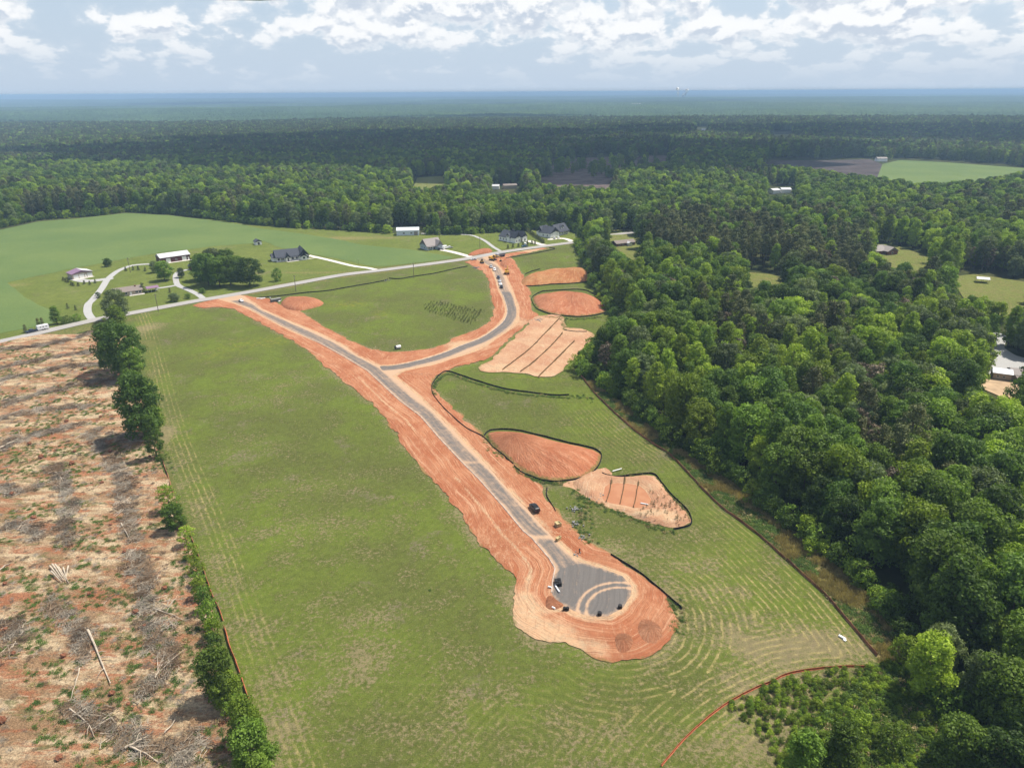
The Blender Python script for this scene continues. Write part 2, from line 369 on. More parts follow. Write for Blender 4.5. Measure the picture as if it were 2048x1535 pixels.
# ------------------------------------------------------------------ ground materials
def grass_mat(name, g1, g2, dry, rows=None, mott=1.0, rough=.95):
    m, t, b = new_mat(name, rough, .05)
    p = t.pos()
    big = t.noise(p, .022, 3, .6); mid = t.noise(p, .11, 5, .65); fine = t.noise(p, 1.1, 5, .75); tuft = t.noise(p, 3.4, 3, .8)
    col = t.mix(t.step(big, .35, .65), g1, g2)
    col = t.mix(t.m('MULTIPLY', t.step(mid, .42, .62), .45), col, tuple(.72*a for a in g1))
    dr = t.m('ADD', t.attr('dry'), t.m('MULTIPLY', t.m('SUBTRACT', mid, .5), 1.3*mott))
    dr = t.m('ADD', dr, t.m('MULTIPLY', t.m('SUBTRACT', fine, .5), 2.6*mott))
    col = t.mix(t.m('MULTIPLY', t.step(dr, .12, .75), .85), col, dry)
    yl = t.m('ADD', t.attr('yel'), t.m('MULTIPLY', t.m('SUBTRACT', t.noise(p, .35, 4, .7), .5), 1.6))
    col = t.mix(t.m('MULTIPLY', t.step(yl, .36, .90), .75), col, (.19, .19, .022))
    if rows:
        rv = t.m('ADD', t.attr('row'), t.m('MULTIPLY', t.noise(p, .25, 3, .6), .9))
        sn = t.m('SINE', t.m('MULTIPLY', rv, 2*math.pi/rows))
        am = t.m('MULTIPLY', t.attr('rowamt'), t.step(t.noise(p, .30, 5, .75), .40, .58))
        line = t.m('MULTIPLY', t.step(sn, .35, .95), t.m('MULTIPLY', am, t.step(fine, .35, .60, .45, 1.0)))
        col = t.mix(line, col, (.33, .27, .115))
        # fainter darker combing everywhere
        col = t.mix(t.m('MULTIPLY', t.step(sn, -.2, -.9), .12), col, (.045, .085, .018))
    pk = t.m('MULTIPLY', t.step(t.noise(p, .06, 6, .72, .4), .56, .68), t.step(fine, .40, .56))
    col = t.mix(t.m('MULTIPLY', pk, .6), col, (.185, .145, .105))
    k = t.m('MULTIPLY', t.step(tuft, .25, .75, .70, 1.28), t.step(t.noise(p, .5, 4, .7), .3, .7, .86, 1.12))
    col = t.mix(1.0, col, t.comb(k, k, k), 'MULTIPLY')
    t.put(b.inputs['Base Color'], col)
    bump(t, b, t.m('ADD', fine, tuft), .9, .35)
    return m
M_FIELD = grass_mat('mown_grass', (.098, .112, .028), (.116, .150, .024), (.225, .182, .100), rows=1.75, mott=1.45)
M_LAWN = grass_mat('lawn_grass', (.115, .145, .030), (.135, .160, .036), (.24, .19, .085), mott=.7)
M_ROUGH = grass_mat('rough_grass', (.125, .130, .038), (.085, .125, .026), (.26, .195, .090), mott=1.0)
def crop_mat(name, a, c):
    m, t, b = new_mat(name, .9, .08)
    p = t.pos()
    col = t.mix(t.step(t.noise(p, .012, 4, .6), .35, .65), a, c)
    col = t.mix(t.m('MULTIPLY', t.step(t.noise(t.mapv(p, (.3, 1.6, 1), (0, 0, R(28))), .35, 4, .7), .4, .7), .25), col, (.085, .135, .05))
    k = t.step(t.noise(p, 1.4, 4, .8), .3, .7, .84, 1.14)
    t.put(b.inputs['Base Color'], t.mix(1.0, col, t.comb(k, k, k), 'MULTIPLY'))
    bump(t, b, t.noise(p, 1.6, 3, .8), .8, .4)
    return m
M_CROP = crop_mat('crop', (.094, .140, .042), (.120, .164, .048))
def dirt_mat(name, red, dark, pale, track=1.0):
    m, t, b = new_mat(name, .95, .04)
    p = t.pos()
    ac, al, ed = t.attr('across'), t.attr('along'), t.attr('edge')
    wob = t.m('MULTIPLY', t.m('SUBTRACT', t.noise(p, .05, 2, .5), .5), 5.0)
    v = t.comb(t.m('MULTIPLY', t.m('ADD', ac, wob), 1.0), t.m('MULTIPLY', al, .035))
    s1 = t.noise(v, .75, 5, .7); s2 = t.noise(v, 2.6, 4, .75)
    big = t.noise(p, .07, 5, .65, .5); fine = t.noise(p, 2.2, 5, .75)
    fade = t.step(t.noise(p, .10, 4, .6), .38, .58, .35, 1.0)
    v3 = t.mapv(p, (.9, .22, 1), (0, 0, R(-50))); s3 = t.noise(v3, 1.1, 4, .7, 1.2)
    col = t.mix(t.step(big, .36, .62), red, dark)
    pe = t.m('ADD', t.attr('pale'), t.m('MULTIPLY', t.m('SUBTRACT', t.noise(p, .22, 5, .7), .5), 1.1))
    col = t.mix(t.step(pe, .25, .85), col, t.mix(t.step(t.noise(p, .4, 5, .75), .4, .62), (.50, .315, .185), (.43, .31, .195)))
    col = t.mix(t.m('MULTIPLY', t.m('MULTIPLY', t.step(s1, .48, .66), .75*track), fade), col, pale)
    col = t.mix(t.m('MULTIPLY', t.m('MULTIPLY', t.step(s2, .52, .68), .6*track), fade), col, tuple(.62*a for a in dark))
    col = t.mix(t.m('MULTIPLY', t.step(s3, .54, .68), .5), col, pale)
    col = t.mix(t.m('MULTIPLY', t.step(s3, .46, .34), .35), col, tuple(.75*a for a in dark))
    col = t.mix(t.m('MULTIPLY', t.step(s2, .46, .34), .40*track), col, pale)
    k = t.step(fine, .25, .75, .84, 1.12)
    col = t.mix(1.0, col, t.comb(k, k, k), 'MULTIPLY')
    # ragged weedy fringe
    wd = t.m('ADD', t.m('MULTIPLY', ed, -.35), t.m('MULTIPLY', t.noise(p, .5, 5, .8), 1.5))
    col = t.mix(t.m('MULTIPLY', t.step(wd, .62, 1.0), .7), col, (.16, .15, .05))
    t.put(b.inputs['Base Color'], col)
    h = t.m('ADD', t.m('MULTIPLY', s2, 1.2), t.m('ADD', t.m('MULTIPLY', s1, 1.0), t.m('MULTIPLY', fine, .35)))
    bump(t, b, h, .8, .5)
    return m
M_DIRT = dirt_mat('red_clay', (.390, .172, .090), (.315, .112, .054), (.490, .285, .170))
M_PALE = dirt_mat('pale_clay', (.46, .285, .170), (.39, .205, .120), (.53, .41, .28), .35)
def asphalt_mat(name, base, dust, dust_on):
    m, t, b = new_mat(name, .85, .25)
    p = t.pos(); ac, al = t.attr('across'), t.attr('along')
    v = t.comb(ac, t.m('MULTIPLY', al, .05))
    col = t.mix(t.step(t.noise(v, 1.1, 4, .7), .35, .65), base, tuple(a*1.22 for a in base))
    k = t.step(t.noise(p, 4., 4, .8), .3, .7, .88, 1.1)
    col = t.mix(1.0, col, t.comb(k, k, k), 'MULTIPLY')
    if dust_on:
        d = t.m('ADD', t.attr('dust'), t.m('MULTIPLY', t.m('SUBTRACT', t.noise(v, .9, 5, .7), .5), 1.1))
        d = t.m('ADD', d, t.m('MULTIPLY', t.m('SUBTRACT', t.noise(p, .5, 5, .75), .5), .9))
        col = t.mix(t.step(d, .2, 1.0), col, dust)
    t.put(b.inputs['Base Color'], col)
    bump(t, b, t.noise(p, 6, 3, .8), .3, .05)
    return m
M_ASPH = asphalt_mat('new_asphalt', (.102, .092, .085), (.40, .265, .170), True)
M_ROAD = asphalt_mat('old_asphalt', (.27, .255, .24), (.4, .3, .2), False)
M_GRAVEL = plain('gravel', (.36, .355, .345), .95, .1, .22, scale=3.0)
M_CONC = plain('concrete', (.60, .56, .50), .9, .15, .12, scale=2.0)
M_KERB = plain('kerb_concrete', (.42, .33, .27), .9, .15, .35, scale=.6)
def clearing_mat():
    m, t, b = new_mat('cleared_earth', .97, .03)
    p = t.pos()
    v = t.mapv(p, (.45, 1.25, 1), (0, 0, R(14)))
    a = t.noise(v, .13, 6, .66, .6); c = t.noise(v, .22, 6, .7, .4); d = t.noise(p, .55, 6, .75); f = t.noise(p, 2.3, 5, .8)
    col = t.mix(t.step(a, .42, .60), (.31, .195, .108), (.55, .42, .265))
    col = t.mix(t.m('MULTIPLY', t.step(t.noise(v, .20, 6, .72, .5), .48, .60), .8), col, (.36, .140, .070))
    col = t.mix(t.m('MULTIPLY', t.step(c, .54, .66), .8), col, (.150, .155, .062))
    col = t.mix(t.m('MULTIPLY', t.step(d, .56, .68), .8), col, (.155, .118, .088))
    col = t.mix(t.m('MULTIPLY', t.step(t.noise(v, .35, 6, .75, .3), .60, .70), .7), col, (.60, .51, .38))
    k = t.step(f, .30, .70, .52, 1.32)
    t.put(b.inputs['Base Color'], t.mix(1.0, col, t.comb(k, k, k), 'MULTIPLY'))
    bump(t, b, t.m('ADD', d, t.m('MULTIPLY', f, .6)), 1.0, .9)
    return m
M_CLEAR = clearing_mat()
def floor_mat():
    m, t, b = new_mat('woodland_floor', .97, .02)
    p = t.pos()
    col = t.mix(t.step(t.noise(p, .02, 4, .6), .4, .6), (.030, .042, .014), (.052, .056, .020))
    col = t.mix(t.step(t.noise(p, .6, 5, .8), .5, .8), col, (.075, .060, .035))
    t.put(b.inputs['Base Color'], col); return m
M_FLOOR = floor_mat()

# ------------------------------------------------------------------ the ground out to the horizon
ang = np.concatenate([np.arange(-48, 48.01, .3), np.arange(52, 312, 5.)])*math.pi/180
rad = 40*np.exp(np.arange(0, math.log(36000/40), .0135))
rad = np.concatenate([[3.0], rad])
A_, R_ = np.meshgrid(ang, rad); gx_, gy_ = (R_*np.sin(A_)).ravel(), (R_*np.cos(A_)).ravel()
na, nr = len(ang), len(rad)
ii, jj = np.meshgrid(np.arange(nr-1), np.arange(na), indexing='ij')
q = np.stack([ii*na+jj, (ii+1)*na+jj, (ii+1)*na+(jj+1) % na, ii*na+(jj+1) % na], -1).reshape(-1, 4)[:, ::-1]
add('ground', mesh_np('ground', np.stack([gx_, gy_, hill(gx_, gy_)-.06], 1), [q], [M_FLOOR], None, None, True), kind='structure')

def blobs(lst):
    """dry or flowering patches: (x, y, half width m, half depth m, amount)"""
    c = [(P(a, b_), sx, sy, k) for a, b_, sx, sy, k in lst]
    def f(x, y):
        s = np.zeros(np.shape(x))
        for (px, py), sx, sy, k in c:
            s = s+k*np.exp(-((x-px)/sx)**2-((y-py)/sy)**2)
        return s
    return f
hedge_w = PL(HEDGE_LINE)
fe_w, fs_w = PL(FENCE_E), PL(FENCE_S)
def dirt_sd(x, y): return sdf(DIRT_A, x, y)
dry_b = blobs([(1650, 1290, 14, 7, .75), (1500, 1290, 12, 8, .5), (1560, 1400, 12, 8, .6), (1500, 1480, 10, 8, .5), (1200, 1500, 14, 8, .32), (900, 1480, 10, 6, .25),
    (700, 1330, 14, 9, .33), (560, 1500, 5, 9, .45), (730, 1240, 12, 6, .3), (520, 800, 18, 10, .25), (480, 900, 14, 10, .3), (640, 970, 20, 8, .3), (1380, 1120, 12, 6, .35), (1220, 1095, 7, 3, .5),
    (980, 1400, 10, 6, .2), (600, 760, 25, 12, .2), (330, 870, 3.5, 10, .95), (295, 655, 7, 9, .8), (350, 980, 3, 9, .5), (1430, 1180, 10, 7, .4), (1330, 900, 12, 10, .3), (620, 1060, 16, 6, .3)])
def dry_f(x, y):
    dh = seg_dist(hedge_w, x, y, False)[0]
    return dry_b(x, y)+.55*np.exp(-np.maximum(-dirt_sd(x, y), 0)/1.6)+.16*(1-sstep(2, 14, dh))+.10*(y < 190)-.06
def row_f(x, y):
    a = seg_dist(fe_w, x, y, False)[0]; b = -dirt_sd(x, y); c = seg_dist(fs_w, x, y, False)[0]; h = seg_dist(hedge_w, x, y, False)[0]
    east = np.minimum(a*1.0, np.minimum(b*.9+3, c+4))
    west = np.where(h < 11, h, .80*x-.60*y+30)
    return np.where(x > -2+(y-140)*-.05, east, west)
ra_b = blobs([(1650, 1260, 22, 14, 1.0), (1500, 1180, 22, 16, .9), (1400, 1300, 18, 12, .9), (1450, 1420, 22, 10, .8), (1330, 880, 22, 18, .8), (1480, 1040, 12, 12, .6), (1150, 1450, 16, 9, .35), (900, 1420, 12, 10, .25), (1200, 840, 14, 12, .4)])
def rowamt_f(x, y):
    dh = seg_dist(hedge_w, x, y, False)[0]
    return np.clip(ra_b(x, y), 0, 1)*.95+(.15+.8*np.clip(.5+1.6*fbm(x, y, 22, 3, 61), 0, 1))*(dh > 2.2)*(dh < 9)*(x < 0)
yel_f = blobs([(760, 630, 10, 12, .5), (690, 610, 18, 9, .35), (560, 680, 12, 12, .35), (480, 690, 22, 24, .4), (600, 760, 22, 14, .25), (400, 720, 14, 20, .25), (720, 600, 30, 22, .3), (900, 570, 20, 10, .25), (640, 640, 12, 12, .25), (1100, 760, 14, 3.5, .5), (1020, 752, 16, 3, .5), (700, 650, 10, 10, .3), (350, 640, 8, 6, .3), (850, 550, 20, 12, .25), (1170, 860, 8, 10, .2)])
zero = lambda x, y: np.zeros(np.shape(x))
sheet('roadside_grass', poly_line_w(ROAD_C, 34), (-600, 130, 250, 700), 2.5, -.02, M_ROUGH, dict(dry=lambda x, y: .25+0*x, yel=zero))
sheet('hedge_bank', poly_line_w(PL(HEDGE_LINE), 14), bbox_of(PL(HEDGE_LINE), 8), 2.0, -.01, M_ROUGH, dict(dry=lambda x, y: .1+0*x, yel=zero))
sheet('mown_field', lambda x, y: sdf(SITE, x, y), bbox_of(SITE, 2), 1.7, .0, M_FIELD,
      dict(dry=dry_f, yel=yel_f, row=row_f, rowamt=rowamt_f), zfn=lambda x, y: fbm(x, y, 40, 3, 2)*.05)
sheet('rough_grass_strip', lambda x, y: sdf(VERGE, x, y), bbox_of(VERGE, 2), 2.0, .03, M_ROUGH,
      dict(dry=lambda x, y: .45+0*x, yel=zero))
sheet('lawn', lambda x, y: sdf(LAWN, x, y), (-420, 110, 280, 720), 3.0, .03, M_LAWN,
      dict(dry=blobs([(700, 476, 60, 10, .5), (620, 545, 40, 4, .4), (430, 560, 15, 10, .2), (30, 570, 10, 6, .5)]), yel=zero))
sheet('crop_field', lambda x, y: sdf(CROP, x, y), (-520, 0, 330, 800), 3.0, .10, M_CROP, zfn=lambda x, y: .25*sstep(0, 2, sdf(CROP, x, y)), jit=1.2, jwl=9)
sheet('cleared_land', lambda x, y: sdf(CLEARING, x, y), (-380, -35, 55, 350), 1.1, .05, M_CLEAR, jit=1.0, jwl=6,
      zfn=lambda x, y: .30+fbm(x, y, 7, 4, 4)*.8)

# dirt of the construction corridor
road_line = np.concatenate([SPINE_L]); br_c = BRANCH_L
sp_c = smooth_line(PL([(460, 598), (505, 612), (562, 643), (644, 680), (726, 727), (800, 785), (862, 832), (915, 890), (975, 955), (1030, 1014), (1085, 1078), (1135, 1130), (1180, 1165), (1230, 1185)]), 5)
def nearest_road(x, y):
    d1, a1 = seg_dist(sp_c, x, y, False); d2, a2 = seg_dist(BRANCH_L, x, y, False)
    cul = seg_dist(SPINE, x, y)[0]
    m = d1 < d2
    ac = np.where(m, d1, d2); al = np.where(m, a1, a2)
    px, py = P(1180, 1180)
    nc = np.hypot(x-px, y-py) < 34
    w_ = sstep(22, 40, np.hypot(x-px, y-py))
    return cul*(1-w_)+ac*w_, 9*np.arctan2((x-px)*.8+(y-py)*.6, (x-px)*.6-(y-py)*.8)*(1-w_)+al*w_
SP_S = lambda x, y: sdf(SPINE, x, y)
BR_S = lambda x, y: sdf(BRANCH, x, y)
pale_b = blobs([(1060, 1250, 9, 9, .62), (1040, 1200, 5, 8, .62), (1120, 1275, 10, 5, .5), (985, 1110, 3, 5, .4), (1180, 1300, 10, 3, .5), (930, 690, 12, 7, 1.0), (960, 700, 8, 6, .3), (1060, 503, 14, 5, .9), (1100, 500, 14, 4, .9), (1035, 650, 8, 9, .5), (1045, 610, 6, 14, .35), (1040, 640, 8, 8, .4), (900, 745, 14, 5, .25)])
def pale_f(x, y):
    dr = -np.maximum(SP_S(x, y), BR_S(x, y))
    east = np.maximum(sstep(4.5, 8.5, seg_dist(SPINE_L, x, y, False)[0]), sstep(330, 350, y))
    wl = .75*np.exp(-((seg_dist(SPINE_L, x, y, False)[0]-6.0)/.7)**2)*sstep(-.05, .12, fbm(x, y, 14, 2, 51)+.05)*(y < 300)
    return wl+pale_b(x, y)+.80*(1-sstep(.6, 2.8, dr))*east+.35*(1-sstep(.3, 1.2, dr))
def dirt_z(x, y):
    return .06+_dz(x, y)
def _dz(x, y):
    dr = -np.maximum(SP_S(x, y), BR_S(x, y))
    return (.10+fbm(x, y, 5, 4, 8)*.30)*sstep(.6, 5.0, dr)*sstep(-.5, 1.5, dirt_sd(x, y))
sheet('dirt_shoulder', dirt_sd, bbox_of(DIRT_A, 3), .7, .09, M_DIRT,
      dict(across=lambda x, y: nearest_road(x, y)[0], along=lambda x, y: nearest_road(x, y)[1], edge=dirt_sd, pale=pale_f), jit=1.9, jwl=4.5, zfn=dirt_z)
sheet('sediment_basin_floor', lambda x, y: sdf(BASIN_B, x, y), bbox_of(BASIN_B, 2), 1.0, .12, M_PALE,
      dict(across=lambda x, y: x*.8+y*.6, along=lambda x, y: y, edge=lambda x, y: sdf(BASIN_B, x, y)*.6, pale=blobs([(1000, 735, 12, 8, .8), (1080, 750, 14, 5, .8), (1060, 680, 14, 6, .5), (1120, 665, 8, 8, .4)])), jit=3.0, jwl=9,
      zfn=lambda x, y: .15+fbm(x, y, 6, 3, 8)*.15)
SPILL = smooth_line(PL([(1112, 962), (1135, 961), (1171, 953), (1192, 939), (1212, 936), (1228, 949), (1210, 962), (1195, 985), (1172, 993), (1150, 980), (1128, 972)]), 4, True)
sheet('dirt_spill', lambda x, y: sdf(SPILL, x, y), bbox_of(SPILL, 2), .7, .05, M_PALE, dict(across=lambda x, y: x*.7-y*.7, along=lambda x, y: x+y, edge=lambda x, y: sdf(SPILL, x, y), pale=zero), jit=1.6, jwl=4)
def pond_z(x, y):
    s, wd = sdf(POND_RIM, x, y), sdf(WATER, x, y)
    return 1.0*sstep(0, 2.2, s)*(1-.96*sstep(-4.5, .3, wd))+fbm(x, y, 3, 3, 8)*.1*sstep(0, 2, s)
sheet('pond_bank', lambda x, y: sdf(POND_RIM, x, y), bbox_of(POND_RIM, 2), .7, .06, M_PALE,
      dict(across=lambda x, y: -sdf(WATER, x, y), along=lambda x, y: x+y, edge=lambda x, y: sdf(POND_RIM, x, y),
           pale=blobs([(1340, 1040, 5, 5, .7), (1280, 1030, 8, 2, .7), (1230, 1012, 6, 1.5, .5)])), jit=.8, jwl=4, zfn=pond_z)
m, t, b = new_mat('muddy_water', .2, .5)
t.put(b.inputs['Base Color'], t.mix(t.step(t.noise(t.pos(), .25, 3, .5), .4, .6), (.36, .160, .085), (.39, .185, .10)))
bump(t, b, t.noise(t.pos(), 2.5, 2, .5), .05, .02)
sheet('pond_water', lambda x, y: sdf(WATER, x, y)+1.0, bbox_of(WATER, 3), .8, .24, m)

# tarmac, kerbs, drives
def dust_sp(x, y):
    d = seg_dist(SPINE_L, x, y, False)[0]; cu = SP_S(x, y)
    px, py = P(1190, 1185); q = np.hypot((x-px), (y-py))
    base = .42+.6*sstep(4.2, 6.9, d)*(q > 17)+.4*(1-sstep(.2, 1.3, cu))
    cx, cy_ = P(1250, 1225); rr = np.hypot(x-cx, (y-cy_))      # wheel tracks swinging through the bulb
    tr = np.exp(-((rr-9.2)/.42)**2)+np.exp(-((rr-11.2)/.42)**2)
    cross = sum(np.exp(-((y-P(a, b_)[1])/.9)**2)*k for a, b_, k in ((945, 925, .25), (1075, 1075, .5), (1015, 1010, .12)))
    return base+.8*tr*(q < 14)+cross*(q > 17)-.25*(q < 12)
SP = dict(across=lambda x, y: seg_dist(SPINE_L, x, y, False)[0], along=lambda x, y: seg_dist(SPINE_L, x, y, False)[1])
sheet('new_road', SP_S, bbox_of(SPINE, 2), .5, .17, M_ASPH, dict(SP, dust=dust_sp), jit=.25, jwl=3)
sheet('side_road', BR_S, bbox_of(BRANCH, 2), .9, .175, M_ASPH,
      dict(across=lambda x, y: seg_dist(BRANCH_L, x, y, False)[0], along=lambda x, y: seg_dist(BRANCH_L, x, y, False)[1],
           dust=lambda x, y: .30+.8*sstep(4.0, 7.0, seg_dist(BRANCH_L, x, y, False)[0])+.25*(y > 430)), jit=.25, jwl=3)
sheet('county_road', poly_line_w(ROAD_C, 7.4), (-600, 130, 250, 700), 1.6, .21, M_ROAD,
      dict(across=lambda x, y: seg_dist(ROAD_C, x, y, False)[0], along=lambda x, y: seg_dist(ROAD_C, x, y, False)[1]))
for i, (pts, wd) in enumerate(DRIVES):
    c = smooth_line(PL(pts), 4)
    sheet('driveway', poly_line_w(c, wd), bbox_of(c, wd), 1.0, .15+.002*i, M_CONC if i >= 4 and i not in (7,) else M_GRAVEL)
def kerb(line, name='kerb', h=.13, wd=.42):
    ln = resample(line, 1.0); d = np.gradient(ln, axis=0); d /= np.linalg.norm(d, axis=1)[:, None]; nrm = np.stack([d[:, 1], -d[:, 0]], 1)
    V = []; k = 4
    for o_, z in ((-wd/2, .02), (-wd/2+.03, .17+h), (wd/2-.12, .17+h), (wd/2, .10)):
        p = ln+nrm*o_; V.append(np.column_stack([p, np.full(len(p), z)]))
    V = np.stack(V, 1).reshape(-1, 3); n = len(ln)
    q = [(i*k+j, i*k+j+1, (i+1)*k+j+1, (i+1)*k+j) for i in range(n-1) for j in range(k-1)]
    return MB().add(V, q).build(name, M_KERB, kind='structure')
kerb(SPINE_L[1:]); kerb(BRANCH_L[6:-8])
# ------------------------------------------------------------------ foliage materials
def leaf_mat(name, c1, c2, var=.34, trans=.36):
    m = bpy.data.materials.new(name); m.use_nodes = True; t = NT(m.node_tree)
    b = t.n['Principled BSDF']; b.inputs['Roughness'].default_value = .62; b.inputs['Specular IOR Level'].default_value = .22
    rnd = t.new('ShaderNodeObjectInfo').outputs['Random']
    lf = t.attr('tint')
    col = t.mix(t.m('ADD', t.m('MULTIPLY', rnd, .65), t.m('MULTIPLY', lf, .35)), c1, c2)
    k = t.m('MULTIPLY', t.step(t.m('FRACT', t.m('MULTIPLY', rnd, 7.31)), 0, 1, 1-var, 1+var), t.step(lf, 0, 1, .78, 1.25))
    col = t.mix(1.0, col, t.comb(k, k, k), 'MULTIPLY')
    t.put(b.inputs['Base Color'], col)
    tr = t.new('ShaderNodeBsdfTranslucent'); t.put(tr.inputs[0], t.mix(1.0, col, (1.25, 1.35, .55), 'MULTIPLY'))
    mx = t.new('ShaderNodeMixShader'); mx.inputs[0].default_value = trans
    t.l.new(b.outputs[0], mx.inputs[1]); t.l.new(tr.outputs[0], mx.inputs[2]); t.l.new(mx.outputs[0], t.n['Material Output'].inputs[0])
    return m
L_DEEP = leaf_mat('deep_green_leaves', (0.061, 0.116, 0.019), (0.098, 0.155, 0.024))
L_MID = leaf_mat('mid_green_leaves', (0.098, 0.173, 0.021), (0.144, 0.209, 0.029))
L_LIME = leaf_mat('bright_green_leaves', (0.174, 0.264, 0.024), (0.242, 0.309, 0.034))
L_GREY = leaf_mat('grey_green_leaves', (0.106, 0.150, 0.056), (0.145, 0.175, 0.070))
L_PINE = leaf_mat('dark_needles', (0.071, 0.098, 0.030), (0.129, 0.129, 0.043), trans=.1)
L_BARE = leaf_mat('brown_twigs', (0.145, 0.110, 0.070), (0.179, 0.143, 0.092), trans=.05)
BARK = plain('bark', (.115, .090, .068), .95, .05, .3)

def leaves(cen, nrm, size, r, flat=.65, tint=None):
    n = len(cen)
    nrm = nrm+r.normal(0, .45, (n, 3)); nrm /= np.linalg.norm(nrm, axis=1)[:, None]+1e-9
    a = np.cross(nrm, r.normal(0, 1, (n, 3))); a /= np.linalg.norm(a, axis=1)[:, None]+1e-9; b = np.cross(nrm, a)
    s = (size*r.uniform(.6, 1.25, n))[:, None]
    V = np.stack([cen-a*s-b*s*flat*.6, cen+a*s*.5-b*s*flat, cen+a*s+b*s*flat*.5, cen-a*s*.4+b*s*flat], 1).reshape(-1, 3)
    q = np.arange(4*n).reshape(-1, 4)
    tt = r.uniform(0, 1, n) if tint is None else np.clip(tint+r.normal(0, .15, n), 0, 1)
    return V, q, np.repeat(tt, 4)
def crown(kind, seed, dens=1.0):
    """foliage of a tree 1 unit = 1 m, base at the origin; returns V, quads, tint, height"""
    r = np.random.default_rng(seed)
    cl = []                                                    # clump centre, radius
    if kind == 'oak':
        h, rx, z0, z1, n = 19, 6.0, .16, 1.0, 62
    elif kind == 'poplar':
        h, rx, z0, z1, n = 20, 4.7, .14, 1.0, 56
    elif kind == 'pine':
        h, rx, z0, z1, n = 22, 3.2, .42, 1.0, 34
    elif kind == 'thin':
        h, rx, z0, z1, n = 18, 3.6, .22, 1.0, 32
    elif kind == 'bush':
        h, rx, z0, z1, n = 5, 2.3, .05, 1.0, 20
    elif kind == 'cedar':
        h, rx, z0, z1, n = 8, 2.0, .04, 1.0, 34
    ax = r.uniform(.85, 1.15, 2); lob = r.uniform(0, 6.28, 3)
    for i in range(n):
        u = (i+.5)/n; th = i*2.39996+r.uniform(-.4, .4)
        z = z0+(z1-z0)*u
        if kind in ('oak', 'bush'): pr = math.sqrt(max(0, 1-((u-.42)/.60)**2))
        elif kind == 'poplar': pr = math.sqrt(max(0, 1-((u-.42)/.60)**2))*(1-.35*u)
        elif kind == 'pine': pr = math.sin(math.pi*min(1, max(.02, u*.86+.16)))**.7
        elif kind == 'cedar': pr = (1-u)**.8
        else: pr = math.sqrt(max(0, 1-((u-.5)/.56)**2))
        pr *= 1+.16*math.sin(2*th+lob[0])+.12*math.sin(3*th+lob[1])
        inn = r.uniform(.45, .92) if kind != 'cedar' else r.uniform(.5, .8)
        rr = rx*pr*inn
        c = np.array([rr*math.cos(th)*ax[0], rr*math.sin(th)*ax[1], h*z+r.uniform(-.5, .5)-(.5 if u > .9 else 0)])
        rc = {'oak': 1.9, 'poplar': 1.5, 'pine': 1.35, 'thin': 1.3, 'bush': .95, 'cedar': .75}[kind]*r.uniform(.7, 1.25)
        cl.append((c, rc))
    Vs, qs, ts, k = [], [], [], 0
    per = {'oak': 92, 'poplar': 84, 'pine': 90, 'thin': 70, 'bush': 70, 'cedar': 60}[kind]
    size = {'oak': .34, 'poplar': .32, 'pine': .26, 'thin': .30, 'bush': .22, 'cedar': .20}[kind]
    if dens < 1: size = size/math.sqrt(dens)*.9
    for c, rc in cl:
        m = int(per*dens*(rc/1.5)**1.0)+3
        d = r.normal(0, 1, (m, 3)); d[:, 2] = d[:, 2]*.8+.35; d /= np.linalg.norm(d, axis=1)[:, None]
        rr = rc*r.uniform(.55, 1.08, m)[:, None]
        cen = c+d*rr*(1, 1, .8)
        V, q, t_ = leaves(cen, d, size, r, tint=np.full(m, r.uniform(.2, .8)))
        Vs.append(V); qs.append(q+k); ts.append(t_); k += len(V)
    return np.concatenate(Vs), np.concatenate(qs), np.concatenate(ts), h, cl
def trunk_mb(h, cl, r, base=.30):
    mb = MB(); lean = r.uniform(-.5, .5, 2)
    top = h*.86; zs = np.linspace(0, 1, 6)
    pts = [(lean[0]*z*z*1.5, lean[1]*z*z*1.5, top*z) for z in zs]
    mb.tube(pts, [base*(1-.82*z)+(.12 if z == 0 else 0) for z in zs], 6)
    for i in range(0, len(cl), max(1, len(cl)//9)):
        c, rc = cl[i]; z = max(h*.15, c[2]-h*.13)
        k = z/top; p0 = np.array([lean[0]*k*k*1.5, lean[1]*k*k*1.5, z])
        mb.tube([p0, (p0*.45+c*.55)+(0, 0, .3), c], [base*.34, base*.2, .03], 4, False)
    return mb
KINDS = [  # name, leaf material, label looks
    ('oak', L_DEEP, 'deep green broad-crowned oak'), ('oak', L_MID, 'mid-green round-headed broadleaf tree'),
    ('poplar', L_MID, 'tall mid-green poplar'), ('poplar', L_LIME, 'bright lime-green poplar'),
    ('oak', L_GREY, 'grey-green broad-crowned tree'), ('pine', L_PINE, 'dark olive pine with a thin crown'),
    ('thin', L_LIME, 'small yellow-green broadleaf tree'), ('thin', L_BARE, 'brownish tree with sparse leaves'),
    ('poplar', L_DEEP, 'tall dark green broadleaf tree'), ('oak', L_LIME, 'bright green round-crowned tree'),
    ('bush', L_MID, 'mid-green bush'), ('cedar', L_PINE, 'small dark conical conifer'), ('bush', L_LIME, 'light green bush'), ('bush', L_DEEP, 'dark green bush')]
CRN, TRK, KH, WHOLE = [], [], [], []
PROTO = bpy.data.collections.new('woodland_kinds'); PROTO_LOW = bpy.data.collections.new('far_woodland_kinds'); PROTO_BUSH = bpy.data.collections.new('bush_kinds')
